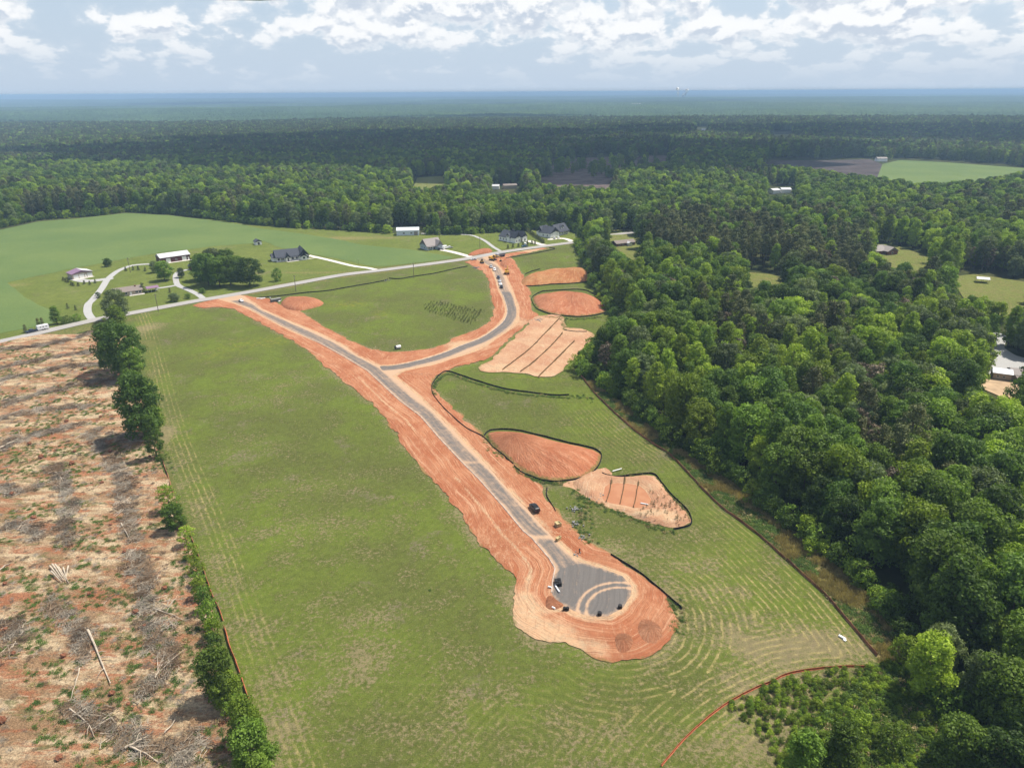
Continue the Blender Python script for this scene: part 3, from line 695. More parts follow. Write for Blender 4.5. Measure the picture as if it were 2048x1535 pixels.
for i, (kd, lm, _) in enumerate(KINDS):
    V, q_, tn, h_, cl = crown(kd, 100+i)
    cm = mesh_np('crown', V, [q_], [lm], None, {'tint': tn})
    r_ = np.random.default_rng(500+i)
    tb = trunk_mb(h_, cl, r_, .30 if h_ > 10 else .10); tm = tb.mesh('trunk', BARK, True)
    CRN.append(cm); TRK.append(tm); KH.append(h_)
    TV, TQ = np.concatenate(tb.v), np.concatenate(tb.q); n0 = len(V)
    wm = mesh_np('whole', np.concatenate([V, TV]), [np.concatenate([q_, TQ+n0])], [lm, BARK], np.r_[np.zeros(len(q_)), np.ones(len(TQ))], {'tint': np.r_[tn, np.full(len(TV), .5)]})
    (PROTO if h_ > 10 else PROTO_BUSH).objects.link(bpy.data.objects.new('woodland_%02d' % i, wm))
    if h_ > 10: WHOLE.append(i)
# groves for the middle distance: nine simple crowns each
for g in range(6):
    r_ = np.random.default_rng(900+g); Vs, qs, ts, ms, k = [], [], [], [], 0
    gm = [L_DEEP, L_MID, L_LIME, L_PINE, L_GREY]
    for j in range(9):
        kd = ('oak', 'poplar', 'oak', 'thin', 'pine')[r_.integers(0, 5)]
        V, q_, tn, h_, _ = crown(kd, 1000+g*20+j, .2)
        s = r_.uniform(.85, 1.15); V = V*s*(1, 1, .92)+((j % 3-1)*8.5+r_.uniform(-2, 2), (j//3-1)*8.5+r_.uniform(-2, 2), 0)
        mi = {'pine': 3}.get(kd, [1, 0, 1, 2, 0, 4][r_.integers(0, 6)])
        Vs.append(V); qs.append(q_+k); ts.append(tn); ms.append(np.full(len(q_), mi)); k += len(V)
    me = mesh_np('grove', np.concatenate(Vs), [np.concatenate(qs)], gm, np.concatenate(ms), {'tint': np.concatenate(ts)})
    PROTO_LOW.objects.link(bpy.data.objects.new('grove_%d' % g, me))

def scatter(name, coll, X, Y, Z, rot, sc, idx, **kw):
    """one object whose points each carry a plant of the collection"""
    n = len(X)
    me = bpy.data.meshes.new(name); me.vertices.add(n)
    me.vertices.foreach_set('co', np.column_stack([X, Y, Z]).astype(np.float32).ravel())
    for k, v, tp in (('rot', rot, 'FLOAT'), ('sc', sc, 'FLOAT'), ('idx', idx, 'INT')):
        a = me.attributes.new(k, tp, 'POINT'); a.data.foreach_set('value', np.asarray(v, np.float32 if tp == 'FLOAT' else np.int32))
    ng = bpy.data.node_groups.new(name, 'GeometryNodeTree')
    ng.interface.new_socket('Geometry', in_out='INPUT', socket_type='NodeSocketGeometry')
    ng.interface.new_socket('Geometry', in_out='OUTPUT', socket_type='NodeSocketGeometry')
    N = ng.nodes; Lk = ng.links
    gi, go = N.new('NodeGroupInput'), N.new('NodeGroupOutput')
    ci = N.new('GeometryNodeCollectionInfo'); ci.inputs['Collection'].default_value = coll
    ci.inputs['Separate Children'].default_value = True; ci.inputs['Reset Children'].default_value = True
    ip = N.new('GeometryNodeInstanceOnPoints'); ip.inputs['Pick Instance'].default_value = True
    def na(k, tp):
        a = N.new('GeometryNodeInputNamedAttribute'); a.data_type = tp; a.inputs['Name'].default_value = k
        return next(o for o in a.outputs if o.enabled and o.name == 'Attribute')
    cx = N.new('ShaderNodeCombineXYZ'); Lk.new(na('rot', 'FLOAT'), cx.inputs[2])
    e2r = N.new('FunctionNodeEulerToRotation'); Lk.new(cx.outputs[0], e2r.inputs[0])
    Lk.new(gi.outputs[0], ip.inputs['Points']); Lk.new(ci.outputs[0], ip.inputs['Instance'])
    Lk.new(na('idx', 'INT'), ip.inputs['Instance Index']); Lk.new(e2r.outputs[0], ip.inputs['Rotation'])
    Lk.new(na('sc', 'FLOAT'), ip.inputs['Scale']); Lk.new(ip.outputs[0], go.inputs[0])
    o = add(name, me, None, kind='stuff', **kw)
    md = o.modifiers.new('plants', 'NODES'); md.node_group = ng
    return o

# ------------------------------------------------------------------ openings in the woods (visible outlines in the survey)
HOLES = {
 'north_field': [(822, 366), (835, 354), (885, 351), (892, 362), (870, 371), (840, 373)],
 'east_field': [(1742, 338), (1765, 325), (1800, 316), (1900, 321), (2060, 333), (2060, 338), (2010, 347), (1960, 356), (1900, 360), (1850, 363), (1780, 353)],
 'burnt_field': [(1520, 326), (1545, 316), (1640, 317), (1740, 314), (1765, 325), (1742, 338), (1780, 352), (1690, 344), (1600, 330)],
 'cut_over_ground': [(1092, 324), (1130, 314), (1230, 308), (1300, 306), (1345, 306), (1340, 318), (1290, 330), (1200, 338), (1105, 340)],
 'bare_ground': [(1075, 356), (1150, 355), (1225, 360), (1218, 372), (1120, 366), (1085, 362)],
 'ranch_yard': [(1212, 468), (1250, 467), (1288, 474), (1292, 490), (1262, 512), (1240, 498), (1215, 480)],
 'small_meadow': [(1498, 541), (1540, 545), (1568, 552), (1545, 562), (1505, 556)],
 'brick_house_yard': [(1740, 500), (1745, 485), (1790, 488), (1860, 512), (1880, 522), (1840, 530), (1790, 520)],
 'paddock': [(1900, 551), (1950, 545), (2060, 562), (2060, 606), (1995, 598), (1950, 585)],
 'gravel_yard': [(1984, 658), (2016, 664), (2010, 690), (2032, 704), (2060, 712), (2060, 746), (1982, 748), (1974, 735), (1984, 700)],
 'dirt_yard': [(1950, 757), (1970, 738), (1986, 748), (2060, 764), (2060, 798), (2010, 792), (1972, 776)],
 'far_pasture': [(1535, 263), (1590, 262), (1592, 269), (1540, 269)],
 'far_pasture_2': [(1385, 254), (1420, 254), (1422, 258), (1386, 258)],
 'roof_gap_3': [(786, 452), (845, 452), (845, 474), (786, 474)],
 'roof_gap': [(1535, 372), (1590, 372), (1590, 388), (1540, 388)],
 'roof_gap_2': [(980, 372), (1040, 370), (1042, 382), (985, 382)],
}
holes_px = [np.array(v, float) for v in HOLES.values()]
def in_holes(X, Y, Z, h):
    bad = np.zeros(len(X), bool)
    lucky = np.random.default_rng(5).random(len(X)) < .04
    for f in np.linspace(0, 1, 6):
        for dx in (-4.0, 0, 4.0):
            u, v, _ = proj(X+dx, Y, Z+h*f)
            for nm, hp in zip(HOLES, holes_px): bad |= inside(hp, u, v) & ~(lucky & (nm == 'cut_over_ground')) & (dx == 0 or 'yard' not in nm)
    return bad
def keep_out(X, Y):
    """no trees on the open land or on the county road"""
    bad = inside(OPEN, X, Y)
    for nm, hp in HOLES.items():
        if nm != 'cut_over_ground': bad |= inside(PL(hp), X, Y)
    bad |= seg_dist(ROAD_C, X, Y, False)[0] < 8
    return bad

def cull(X, Y, m=6):
    u, v, z = proj(X, Y, np.full(len(X), 10.0))
    a = np.abs(np.arctan2(X, np.maximum(Y, 1)))
    return (a < R(41+m)) & (Y > 20)
# near wood: jittered grid, spacing opens a little with distance
sp = 7.5
gxn, gyn = np.meshgrid(np.arange(-1250, 1250, sp), np.arange(40, 1500, sp)); X = gxn.ravel(); Y = gyn.ravel()
X = X+rng.uniform(-.42, .42, len(X))*sp; Y = Y+rng.uniform(-.42, .42, len(Y))*sp
k = (np.hypot(X, Y) < 1450) & cull(X, Y); X, Y = X[k], Y[k]
k = ~keep_out(X, Y); X, Y = X[k], Y[k]
d_open = seg_dist(OPEN, X, Y)[0]
k = d_open > 4.6; X, Y, d_open = X[k], Y[k], d_open[k]
# species in drifts
f1, f2 = fbm(X, Y, 55, 3, 31), fbm(X, Y, 38, 3, 47); u01 = rng.uniform(0, 1, len(X))
idx = np.where(u01 < .26, 0, np.where(u01 < .5, 1, np.where(u01 < .66, 2, np.where(u01 < .74, 8, np.where(u01 < .84, 4, np.where(u01 < .93, 9, 3))))))
idx = np.where((f1 > .08) & (u01 < .75), np.where(u01 < .4, 3, np.where(u01 < .55, 2, 6)), idx)
idx = np.where((f2 > .15) & (u01 < .55), 5, idx)
idx = np.where(rng.uniform(0, 1, len(X)) < .03, 7, idx)
# the pine stand behind the ranch house and along its lane
PINES = PL([(1290, 500), (1320, 455), (1500, 465), (1600, 500), (1760, 540), (1700, 600), (1560, 575), (1480, 560), (1330, 530)])
idx = np.where(inside(PINES, X, Y) & (rng.uniform(0, 1, len(X)) < .8), 5, idx)
WPINE = PL([(40, 440), (60, 425), (190, 405), (260, 412), (250, 424), (190, 434), (76, 442)])
idx = np.where(inside(WPINE, X, Y) & (rng.uniform(0, 1, len(X)) < .6), 5, idx)
sc = rng.uniform(.72, 1.18, len(X))*np.where(np.isin(idx, (6, 7)), .9, 1)*(1+.22*fbm(X, Y, 90, 2, 5))
sc = np.where(d_open < 6, sc*.92, sc)
Z = hill(X, Y)
hh = np.array(KH)[idx]*sc
k = ~in_holes(X, Y, Z, hh)
X, Y, Z, idx, sc, d_open, hh = (a[k] for a in (X, Y, Z, idx, sc, d_open, hh))
rot = rng.uniform(0, 6.28, len(X))

# ------------------------------------------------------------------ individual trees
NUM = ['nearest', 'second nearest', 'third nearest', 'fourth nearest', 'fifth nearest', 'sixth nearest', 'seventh nearest', 'eighth nearest']
def ordinal(n):
    w_ = 'first second third fourth fifth sixth seventh eighth ninth tenth eleventh twelfth thirteenth fourteenth fifteenth sixteenth seventeenth eighteenth nineteenth twentieth'.split()
    tens = {2: 'twenty', 3: 'thirty', 4: 'forty', 5: 'fifty', 6: 'sixty', 7: 'seventy', 8: 'eighty', 9: 'ninety'}
    if n <= 20: return w_[n-1]
    if n >= 100: return ('hundred and '+ordinal(n-100)) if n > 100 else 'hundredth'
    return tens[n//10]+('-'+w_[n % 10-1] if n % 10 else 'tieth')
FIRST = {}
def tree(kind, x, y, rz, s, label, cat='tree', group=None, name=None, sz=1.0):
    name = name or {'pine': 'pine_tree', 'poplar': 'poplar_tree', 'oak': 'broadleaf_tree', 'thin': 'young_tree', 'bush': 'bush', 'cedar': 'conifer'}[KINDS[kind][0]]
    if cat == 'tree' and KINDS[kind][0] == 'bush': cat = 'bush'
    z = float(hill(x, y))
    if kind in FIRST:
        o = copy_thing(FIRST[kind], (x, y, z), rz, label, group, (s, s, s*sz)); o['category'] = cat; o.name = name
    else:
        o = empty(name, (x, y, z), rz, label, cat, group); o.scale = (s, s, s*sz)
        add('crown', CRN[kind], o); add('trunk', TRK[kind], o); FIRST[kind] = o
    return o
def T(kind, px, py, h, r, label, group=None, cat='tree'):
    """a surveyed tree: foot of the trunk, height and crown radius"""
    x, y = P(px, py); base_r = {'oak': 6.6, 'poplar': 5.2, 'pine': 3.9, 'thin': 4.2, 'bush': 2.7, 'cedar': 2.0}[KINDS[kind][0]]
    s = r/base_r
    return tree(kind, x, y, random.uniform(0, 6.28), s, label, cat, group, sz=h/(KH[kind]*s))
G_H = 'trees of the hedgerow between the clearing and the mown field'
T(4, 237, 641, 17, 7.5, 'grey-green oak just across the county road, behind the yellow-green hedgerow tree')
T(3, 240, 672, 16, 6.2, 'yellow-green tree at the far end of the hedgerow, by the county road', G_H)
T(0, 236, 742, 23, 7.6, 'big dark oak standing second from the road in the hedgerow', G_H)
T(0, 255, 756, 24, 8.0, 'biggest dark oak of the hedgerow clump, beside the mown field', G_H)
T(1, 268, 762, 15, 5.5, 'mid-sized tree filling the gap between the two big hedgerow oaks', G_H)
T(0, 291, 878, 25, 8.0, 'tall spreading oak with outstretched side branches in the middle of the hedgerow', G_H)
T(1, 302, 868, 20, 5.8, 'lower oak leaning over the field beside the spreading hedgerow oak', G_H)
T(8, 314, 916, 16, 3.4, 'slender upright tree with a bare lower trunk, end of the tall hedgerow', G_H)
T(10, 322, 922, 2.6, 1.6, 'small bush at the foot of the slender hedgerow tree', G_H)
T(6, 341, 1024, 9, 2.9, 'dark bushy young tree first after the hedgerow gap', G_H)
T(1, 352, 1060, 8.5, 3.6, 'rounded dark young tree standing beside the orange fence', G_H)
for i_, (a_, b_, h_, r__, kd) in enumerate([(374, 1090, 6, 2.2, 6), (386, 1118, 5, 2.1, 12), (395, 1148, 5, 2.2, 12), (398, 1172, 4, 2.0, 10), (404, 1196, 6, 2.3, 12), (413, 1222, 7, 2.6, 13), (421, 1252, 7, 2.6, 10), (428, 1280, 6, 2.4, 12), (434, 1306, 5.5, 2.4, 13), (440, 1330, 4.5, 2.2, 12)]):
    T(kd, a_, b_, h_, r__, '%s scrubby bush of the low hedge counting from the rounded young tree' % ordinal(i_+1), G_H)
T(1, 442, 1398, 13, 4.1, 'tall oak rising out of the low hedge beside the orange fence', G_H)
T(9, 462, 1412, 8, 3.0, 'bright bushy tree right behind the tall oak of the low hedge', G_H)
T(10, 478, 1430, 5, 2.4, 'low bush between the tall hedge oak and the last trees', G_H)
T(9, 497, 1490, 11, 3.6, 'bright green tree next to last of the hedge at the bottom', G_H)
T(1, 512, 1545, 11.5, 4.4, 'broad tree at the very bottom of the hedge', G_H)
T(2, 530, 1600, 11, 3.2, 'tree cut off at the bottom edge below the broad hedge tree', G_H)
G_O = 'old oaks around the hidden farmhouse'
for i_, (a_, b_, h_, r__, kd, lb) in enumerate([(404, 560, 17, 6.5, 0, 'leftmost oak of the big farm clump, by the dark garage'), (418, 570, 20, 8.0, 0, 'wide front oak of the farm clump, above the driveway'), (440, 573, 19, 7.5, 1, 'front middle oak of the farm clump'),
        (462, 571, 19, 7.2, 0, 'front right oak of the farm clump, next to the gap'), (430, 558, 20, 8.0, 4, 'grey-green oak in the back of the farm clump'), (455, 556, 19, 7.2, 1, 'back right oak of the farm clump'), (478, 560, 16, 6.0, 1, 'small oak between the clump and the lone spreading oak'),
        (500, 573, 18, 8.3, 0, 'lone spreading oak at the right end of the farm clump')]):
    T(kd, a_, b_, h_, r__, lb, G_O)
T(1, 330, 561, 13, 6.0, 'round tree on the lawn in front of the red barn')
T(4, 311, 545, 8, 3.4, 'greyish small tree touching the corner of the red barn')
T(4, 363, 555, 6.5, 2.6, 'small pale tree beside the curving farm driveway')
T(1, 216, 533, 6, 3.3, 'round lone tree between the garage and the crop field')
T(10, 555, 562, 8.5, 3.6, 'lone round tree on the lawn below the dark-roofed house')
T(13, 197, 596, 3.6, 2.2, 'round clipped bush on the inside of the driveway bend')
T(2, 115, 648, 10, 3.4, 'dark upright tree beside the county road near the pickup')
T(10, 134, 646, 4, 3.0, 'spreading bush beside the dark upright roadside tree')
T(10, 154, 642, 4, 2.7, 'round roadside bush nearest the driveway mouth')
T(11, 52, 665, 4.5, 1.4, 'leftmost young conifer beside the county road')
T(11, 79, 657, 6, 1.6, 'left one of the paired young conifers behind the pickup')
T(11, 87, 656, 6, 1.5, 'right one of the paired young conifers behind the pickup')
T(11, 136, 617, 3.4, 1.1, 'small conifer alone on the lawn above the roadside bushes')
T(11, 152, 620, 3.0, 1.0, 'smaller conifer on the lawn left of the driveway bend')
G_C = 'young conifers planted round the garage and lawn'
for i_, (a_, b_) in enumerate([(127, 560), (132, 563), (137, 564), (143, 569), (147, 571), (157, 571), (169, 567), (180, 568), (191, 565)]):
    T(11, a_, b_+1, 2.6, 1.2, '%s small conifer from the left in the row below the grey garage' % ordinal(i_+1), G_C)
for i_, (a_, b_) in enumerate([(252, 541), (267, 539), (277, 539), (291, 541)]):
    T(11, a_, b_+1, 3.2, 1.3, '%s conifer from the left in the row below the red barn driveway' % ordinal(i_+1), G_C)
T(11, 287, 585, 6.5, 1.9, 'tall dark conifer between the ranch house and its carport')
T(11, 340, 585, 3.2, 1.0, 'little conifer on the lawn right of the carport')
T(4, 349, 603, 5, 3.2, 'pale wispy tree on the roadside lawn below the carport')
T(13, 376, 597, 3.0, 2.4, 'dark bush at the mouth of the farm driveway')
T(13, 405, 586, 3.0, 2.8, 'dark bush under the oaks beside the farm driveway')
G_W = 'young evergreens in front of the white house with the steep gable'
for i_, (a_, b_) in enumerate([(1016, 497), (1026, 495), (1037, 494), (1046, 491), (1055, 489), (1064, 488), (1070, 489)]):
    T(11, a_, b_, 3.4, 1.5, '%s evergreen from the left along the road before the steep-gabled white house' % ordinal(i_+1), G_W)
G_V = 'row of evergreens between the two white houses'
for i_ in range(12):
    f = i_/11; T(11, 1052+f*35, 462+f*25, 3.8, 1.8, '%s evergreen from the back in the row between the two white houses' % ordinal(i_+1), G_V)
T(9, 1033, 478, 3.6, 2.6, 'olive-green ornamental tree against the corner of the steep-gabled house')
# shrubs and trees of the bottom right corner
for a_, b_, h_, r__, kd, lb in [(1592, 1590, 15, 4.4, 2, 'tall green tree cut off by the bottom edge, left of its twin'), (1668, 1580, 16, 4.4, 2, 'tall green tree cut off by the bottom edge, right of its twin'),
        (1846, 1392, 15, 5.2, 9, 'large pale green tree at the corner where the tan verge ends'), (1870, 1345, 12, 4.0, 4, 'greyish willow-like tree behind the large pale green corner tree'), (1798, 1330, 8, 2.6, 6, 'slim young tree at the tip of the tan verge'),
        (1950, 1430, 15, 4.6, 4, 'grey-green feathery tree in the dark bottom right wood'), (2010, 1480, 14, 4.4, 9, 'bright green tree at the right of the bottom corner'), (1905, 1540, 12, 5.0, 1, 'round bushy tree at the bottom of the right corner'), (1990, 1580, 13, 5.0, 0, 'dark tree low in the bottom right corner'), (1780, 1500, 6, 3.2, 10, 'leafy bush beside the bottom right wood'), (1720, 1460, 4, 2.4, 12, 'light green bush in the young scrub')]:
    T(kd, a_, b_, h_, r__, lb)
n_manual = sum(1 for o in C.objects if o.get('category') == 'tree')

# trees of the woods that show largest
u_, v_, zc_ = proj(X, Y, Z+hh*.6); ut, vt, _ = proj(X, Y, Z+hh)
vis = (u_ > 10) & (u_ < 2038) & (vt < 1500) & (v_ > 200)
size_px = hh/zc_
order = np.argsort(-np.where(vis, size_px+.03*(d_open < 6), 0))[:300-n_manual]
sel = np.zeros(len(X), bool); sel[order] = True
MARKS = [((1795, 1290), 'the tip of the tan verge'), ((1700, 1150), 'the long orange fence'), ((1600, 1080), 'the striped lower field'), ((1490, 985), 'the muddy pond'), ((1400, 925), 'the pond fence bend'), ((1310, 860), 'the fan-shaped dirt mound'),
         ((1230, 800), 'the upper green field'), ((1165, 745), 'the sediment basin'), ((1235, 660), 'the round red mound'), ((1190, 575), 'the long tan mound'), ((2000, 760), 'the gravel yard'), ((1960, 600), 'the paddock shed'), ((1960, 1450), 'the bottom right corner'), ((1990, 1150), 'the right edge')]
mk = np.array([P(*m_[0]) for m_ in MARKS])
buck = {}
for i_ in order:
    d_ = np.hypot(mk[:, 0]-X[i_], mk[:, 1]-Y[i_]); m_ = int(np.argmin(d_))
    row = 'at the wood edge' if d_open[i_] < 7 else 'just inside the wood' if d_open[i_] < 20 else 'deeper in the wood' if d_open[i_] < 50 else 'far inside the wood'
    buck.setdefault((int(idx[i_]), row, m_), []).append((math.hypot(X[i_], Y[i_]), int(i_)))
SHORT = {0: 'deep green oak', 1: 'mid-green round tree', 2: 'mid-green poplar', 3: 'lime-green poplar', 4: 'grey-green oak', 5: 'dark pine', 6: 'small yellow-green tree', 7: 'brownish sparse tree', 8: 'tall dark green tree', 9: 'bright round tree'}
for (kd, row, m_), lst in buck.items():
    lst.sort()
    for j_, (_, i_) in enumerate(lst):
        pre = '' if len(lst) == 1 else (ordinal(j_+1)+' nearest ' if j_ else 'nearest ')
        tree(kd, float(X[i_]), float(Y[i_]), float(rot[i_]), float(sc[i_]), pre+SHORT[kd]+' '+row+' by '+MARKS[m_][1], 'tree', 'trees of the wood on the right')
k = ~sel
wi = {v_: i_ for i_, v_ in enumerate(WHOLE)}
scatter('woodland', PROTO, X[k], Y[k], Z[k]-.2, rot[k], sc[k], [wi[int(a)] for a in idx[k]])
# undergrowth along the wood edges
e_ln = resample(np.concatenate([PL(TREELINE_N)[3:], PL(WOOD_E1), PL(WOOD_E2)[1:]]), 2.3)
n_ = len(e_ln); ex = np.repeat(e_ln[:, 0], 2)+rng.normal(0, 1.2, 2*n_); ey = np.repeat(e_ln[:, 1], 2)+rng.normal(0, 1.2, 2*n_)
nb = len(PROTO_BUSH.objects)
bi = rng.choice([0, 0, 2, 3, 3], len(ex))
k = ~inside(OPEN, ex, ey) | (rng.uniform(0, 1, len(ex)) < .15); k &= ~(in_holes(ex, ey, 0*ex, 3+0*ex)) & (seg_dist(ROAD_C, ex, ey, False)[0] > 7)
scatter('edge_undergrowth', PROTO_BUSH, ex[k], ey[k], 0*ex[k]-.3, rng.uniform(0, 6, k.sum()), rng.uniform(.7, 1.6, k.sum()), bi[k])
# scattered bushes under the rest of the nearer wood
# middle distance
sp = 28.0
gxn, gyn = np.meshgrid(np.arange(-4600, 4600, sp), np.arange(900, 5600, sp)); X2 = gxn.ravel()+rng.uniform(-4, 4, gxn.size); Y2 = gyn.ravel()+rng.uniform(-4, 4, gxn.size)
r2 = np.hypot(X2, Y2); k = (r2 > 1440) & (r2 < 3650) & (np.abs(np.arctan2(X2, Y2)) < R(42)); X2, Y2 = X2[k], Y2[k]
Z2 = hill(X2, Y2); k = ~in_holes(X2, Y2, Z2, 26+0*X2) & ~keep_out(X2, Y2); X2, Y2, Z2 = X2[k], Y2[k], Z2[k]
scatter('distant_woodland', PROTO_LOW, X2, Y2, Z2-1, rng.choice([0, 1.5708, 3.1416, 4.712], len(X2)), rng.uniform(1.1, 1.35, len(X2)), rng.integers(0, 6, len(X2)))
print('trees near', len(X), 'groves', len(X2), 'manual', n_manual)
# far canopy to the horizon
ang = np.arange(-44, 44.01, .085)*math.pi/180; rad = 3500*np.exp(np.arange(0, math.log(34000/3500), .0075))
A_, R_ = np.meshgrid(ang, rad); fx, fy = (R_*np.sin(A_)).ravel(), (R_*np.cos(A_)).ravel(); na, nr = len(ang), len(rad)
ii, jj = np.meshgrid(np.arange(nr-1), np.arange(na-1), indexing='ij')
q = np.stack([ii*na+jj, ii*na+jj+1, (ii+1)*na+jj+1, (ii+1)*na+jj], -1).reshape(-1, 4)
fz = hill(fx, fy)+15+rng.uniform(-3.0, 3.0, len(fx))+fbm(fx, fy, 160, 2, 66)*9
m, t, b = new_mat('far_canopy', .9, .1); p = t.pos()
col = t.mix(t.step(t.noise(p, .0011, 4, .6), .4, .62), (.034, .066, .022), (.054, .092, .028))
col = t.mix(t.step(t.noise(p, .0006, 5, .65), .64, .70), col, (.10, .105, .05))
kk = t.m('MULTIPLY', t.step(t.noise(p, .02, 4, .8), .3, .7, .65, 1.25), t.step(t.attr('tint'), 0, 1, .6, 1.35))
t.put(b.inputs['Base Color'], t.mix(1.0, col, t.comb(kk, kk, kk), 'MULTIPLY'))
add('horizon_forest', mesh_np('horizon_forest', np.stack([fx, fy, fz], 1), [q], [m], None, {'tint': rng.uniform(0, 1, len(fx))}), kind='stuff')

# ------------------------------------------------------------------ openings: their ground
SPEC = {'north_field': M_LAWN, 'east_field': M_CROP, 'ranch_yard': M_LAWN, 'small_meadow': M_LAWN, 'paddock': M_LAWN, 'far_pasture': M_LAWN, 'far_pasture_2': M_LAWN, 'brick_house_yard': M_LAWN}
M_BURNT = plain('burnt_stubble', (.070, .056, .055), .95, .05, .35, scale=.03)
M_CUT = plain('cut_over_earth', (.135, .100, .088), .95, .05, .5, scale=.05)
M_TAN = plain('bare_tan_earth', (.42, .30, .19), .95, .05, .3, scale=.15)
zn = dict(dry=lambda x, y: .3+0*x, yel=zero)
for nm, px_ in HOLES.items():
    if 'roof' in nm: continue
    q_ = PL(px_); rr = float(np.hypot(*q_.mean(0)))
    far = {'north_field': 150, 'east_field': 190, 'burnt_field': 190, 'cut_over_ground': 260, 'bare_ground': 150, 'ranch_yard': 45, 'small_meadow': 60, 'brick_house_yard': 60, 'paddock': 40, 'gravel_yard': 4, 'dirt_yard': 3, 'far_pasture': 500, 'far_pasture_2': 500}[nm]
    ctr = q_.mean(0); dirn = -ctr/rr
    q2 = np.array([p_+dirn*(far if (p_-ctr)@dirn > 0 else 6) for p_ in q_])
    mt = SPEC.get(nm) or {'burnt_field': M_BURNT, 'cut_over_ground': M_CUT, 'bare_ground': M_CUT, 'gravel_yard': M_GRAVEL, 'dirt_yard': M_TAN}[nm]
    nmo = {'far_pasture_2': 'far_pasture'}.get(nm, nm)
    sheet(nmo, lambda x, y, q2=q2: sdf(q2, x, y), bbox_of(q2, 3), max(2.0, rr/150), .12+rr*.0004, mt, zn if mt is M_LAWN else None)
# ------------------------------------------------------------------ mounds of spoil
def mound_mat(name, c1, c2, c3):
    m, t, b = new_mat(name, .97, .03); p = t.pos()
    v = t.comb(t.m('MULTIPLY', t.attr('ang'), 9.0), t.m('MULTIPLY', t.attr('rad'), .10))
    s = t.noise(v, 1.6, 5, .7, .3); s2 = t.noise(v, 4.5, 3, .7); f = t.noise(p, 1.8, 5, .75); bg_ = t.noise(p, .09, 4, .6)
    col = t.mix(t.step(bg_, .38, .62), c1, c2)
    col = t.mix(t.m('MULTIPLY', t.step(s, .46, .64), .7), col, c3)
    col = t.mix(t.m('MULTIPLY', t.step(s2, .52, .66), .45), col, tuple(a*.6 for a in c2))
    gr = t.m('ADD', t.m('MULTIPLY', t.attr('weeds'), .7), t.m('MULTIPLY', t.m('SUBTRACT', t.noise(p, .35, 5, .8), .5), 2.0))
    col = t.mix(t.m('MULTIPLY', t.step(gr, .50, .95), .75), col, (.13, .13, .04))
    k = t.step(f, .25, .75, .8, 1.15)
    t.put(b.inputs['Base Color'], t.mix(1.0, col, t.comb(k, k, k), 'MULTIPLY'))
    bump(t, b, t.m('ADD', t.m('MULTIPLY', s, 1.2), t.m('ADD', s2, t.m('MULTIPLY', f, .5))), .9, .5)
    return m
MM_RED = mound_mat('red_spoil', (.385, .160, .084), (.335, .122, .062), (.46, .225, .130))
MM_TAN = mound_mat('tan_spoil', (.36, .185, .082), (.33, .135, .058), (.44, .235, .115))
def mound(name, px_, peak_px, hgt, wid, mat_, label, ridge=None, weeds=(.9, 1.6), group=None, jit=.5, step_=.8):
    q_ = smooth_line(PL(px_), 4, True); pk = np.array(P(*peak_px)); rl = PL(ridge) if ridge else None
    def zf(x, y):
        s = sdf(q_, x, y)
        e = (1-np.exp(-np.maximum(s, 0)/wid))/(1-math.exp(-3))
        if rl is not None:
            d = seg_dist(rl, x, y, False)[0]; e = e*(.35+.65*np.exp(-(d/(wid*2.6))**2))
        return np.clip(e, 0, 1.05)*hgt*(1+.35*fbm(x, y, 9, 3, 3))+fbm(x, y, 2.5, 3, 6)*.35*sstep(0, 2, s)-.04
    return sheet(name, lambda x, y: sdf(q_, x, y), bbox_of(q_, 2), step_, .12, mat_,
        dict(ang=lambda x, y: np.arctan2(y-pk[1], x-pk[0])+3.2*0, rad=lambda x, y: np.hypot(x-pk[0], y-pk[1]), weeds=lambda x, y: weeds[0]*(1-sstep(.2, weeds[1], sdf(q_, x, y)))),
        zfn=zf, jit=jit, jwl=4, structure=False, label=label, cat='dirt pile', group=group)
MM_GRD = mound_mat('graded_spoil', (.40, .180, .098), (.36, .140, .072), (.47, .26, .155))
mound('dirt_mound', [(1045, 570), (1048, 556), (1085, 546), (1130, 541), (1168, 541), (1184, 551), (1180, 560), (1150, 565), (1110, 567), (1075, 570)], (1153, 545), 5.0, 4.2, MM_TAN, 'long tan dirt mound with a sharp crest, farthest up by the wood', [(1065, 560), (1120, 551), (1160, 549)])
mound('dirt_mound', [(1066, 600), (1075, 590), (1110, 586), (1165, 586), (1195, 598), (1211, 614), (1208, 624), (1180, 630), (1150, 632), (1105, 627), (1078, 617)], (1150, 596), 4.4, 4.0, MM_RED, 'broad red dirt mound ringed by black fence, above the sediment basin', [(1100, 604), (1130, 598), (1180, 606)], weeds=(1.2, 2.6))
mound('dirt_mound', [(975, 872), (985, 864), (1010, 863), (1060, 869), (1125, 886), (1183, 899), (1202, 912), (1193, 933), (1171, 951), (1133, 959), (1090, 958), (1048, 942), (1018, 920), (992, 897)], (1030, 888), 4.2, 5.0, MM_RED, 'fan-shaped red dirt mound beside the new road, inside a black fence', [(1035, 892), (1090, 905), (1150, 918)], weeds=(1.3, 2.4))
mound('dirt_pile', [(562, 607), (570, 600), (592, 597), (622, 597), (645, 604), (643, 611), (615, 619), (592, 622), (570, 617)], (605, 606), 2.6, 2.2, MM_RED, 'low red dirt pile beside the new road entrance, next to the meadow')
mound('dirt_pile', [(936, 510), (950, 503), (968, 500), (984, 501), (980, 506), (960, 509), (942, 512)], (968, 503), 2.2, 1.8, MM_RED, 'small dark red dirt pile across the county road, by the gravel lane')
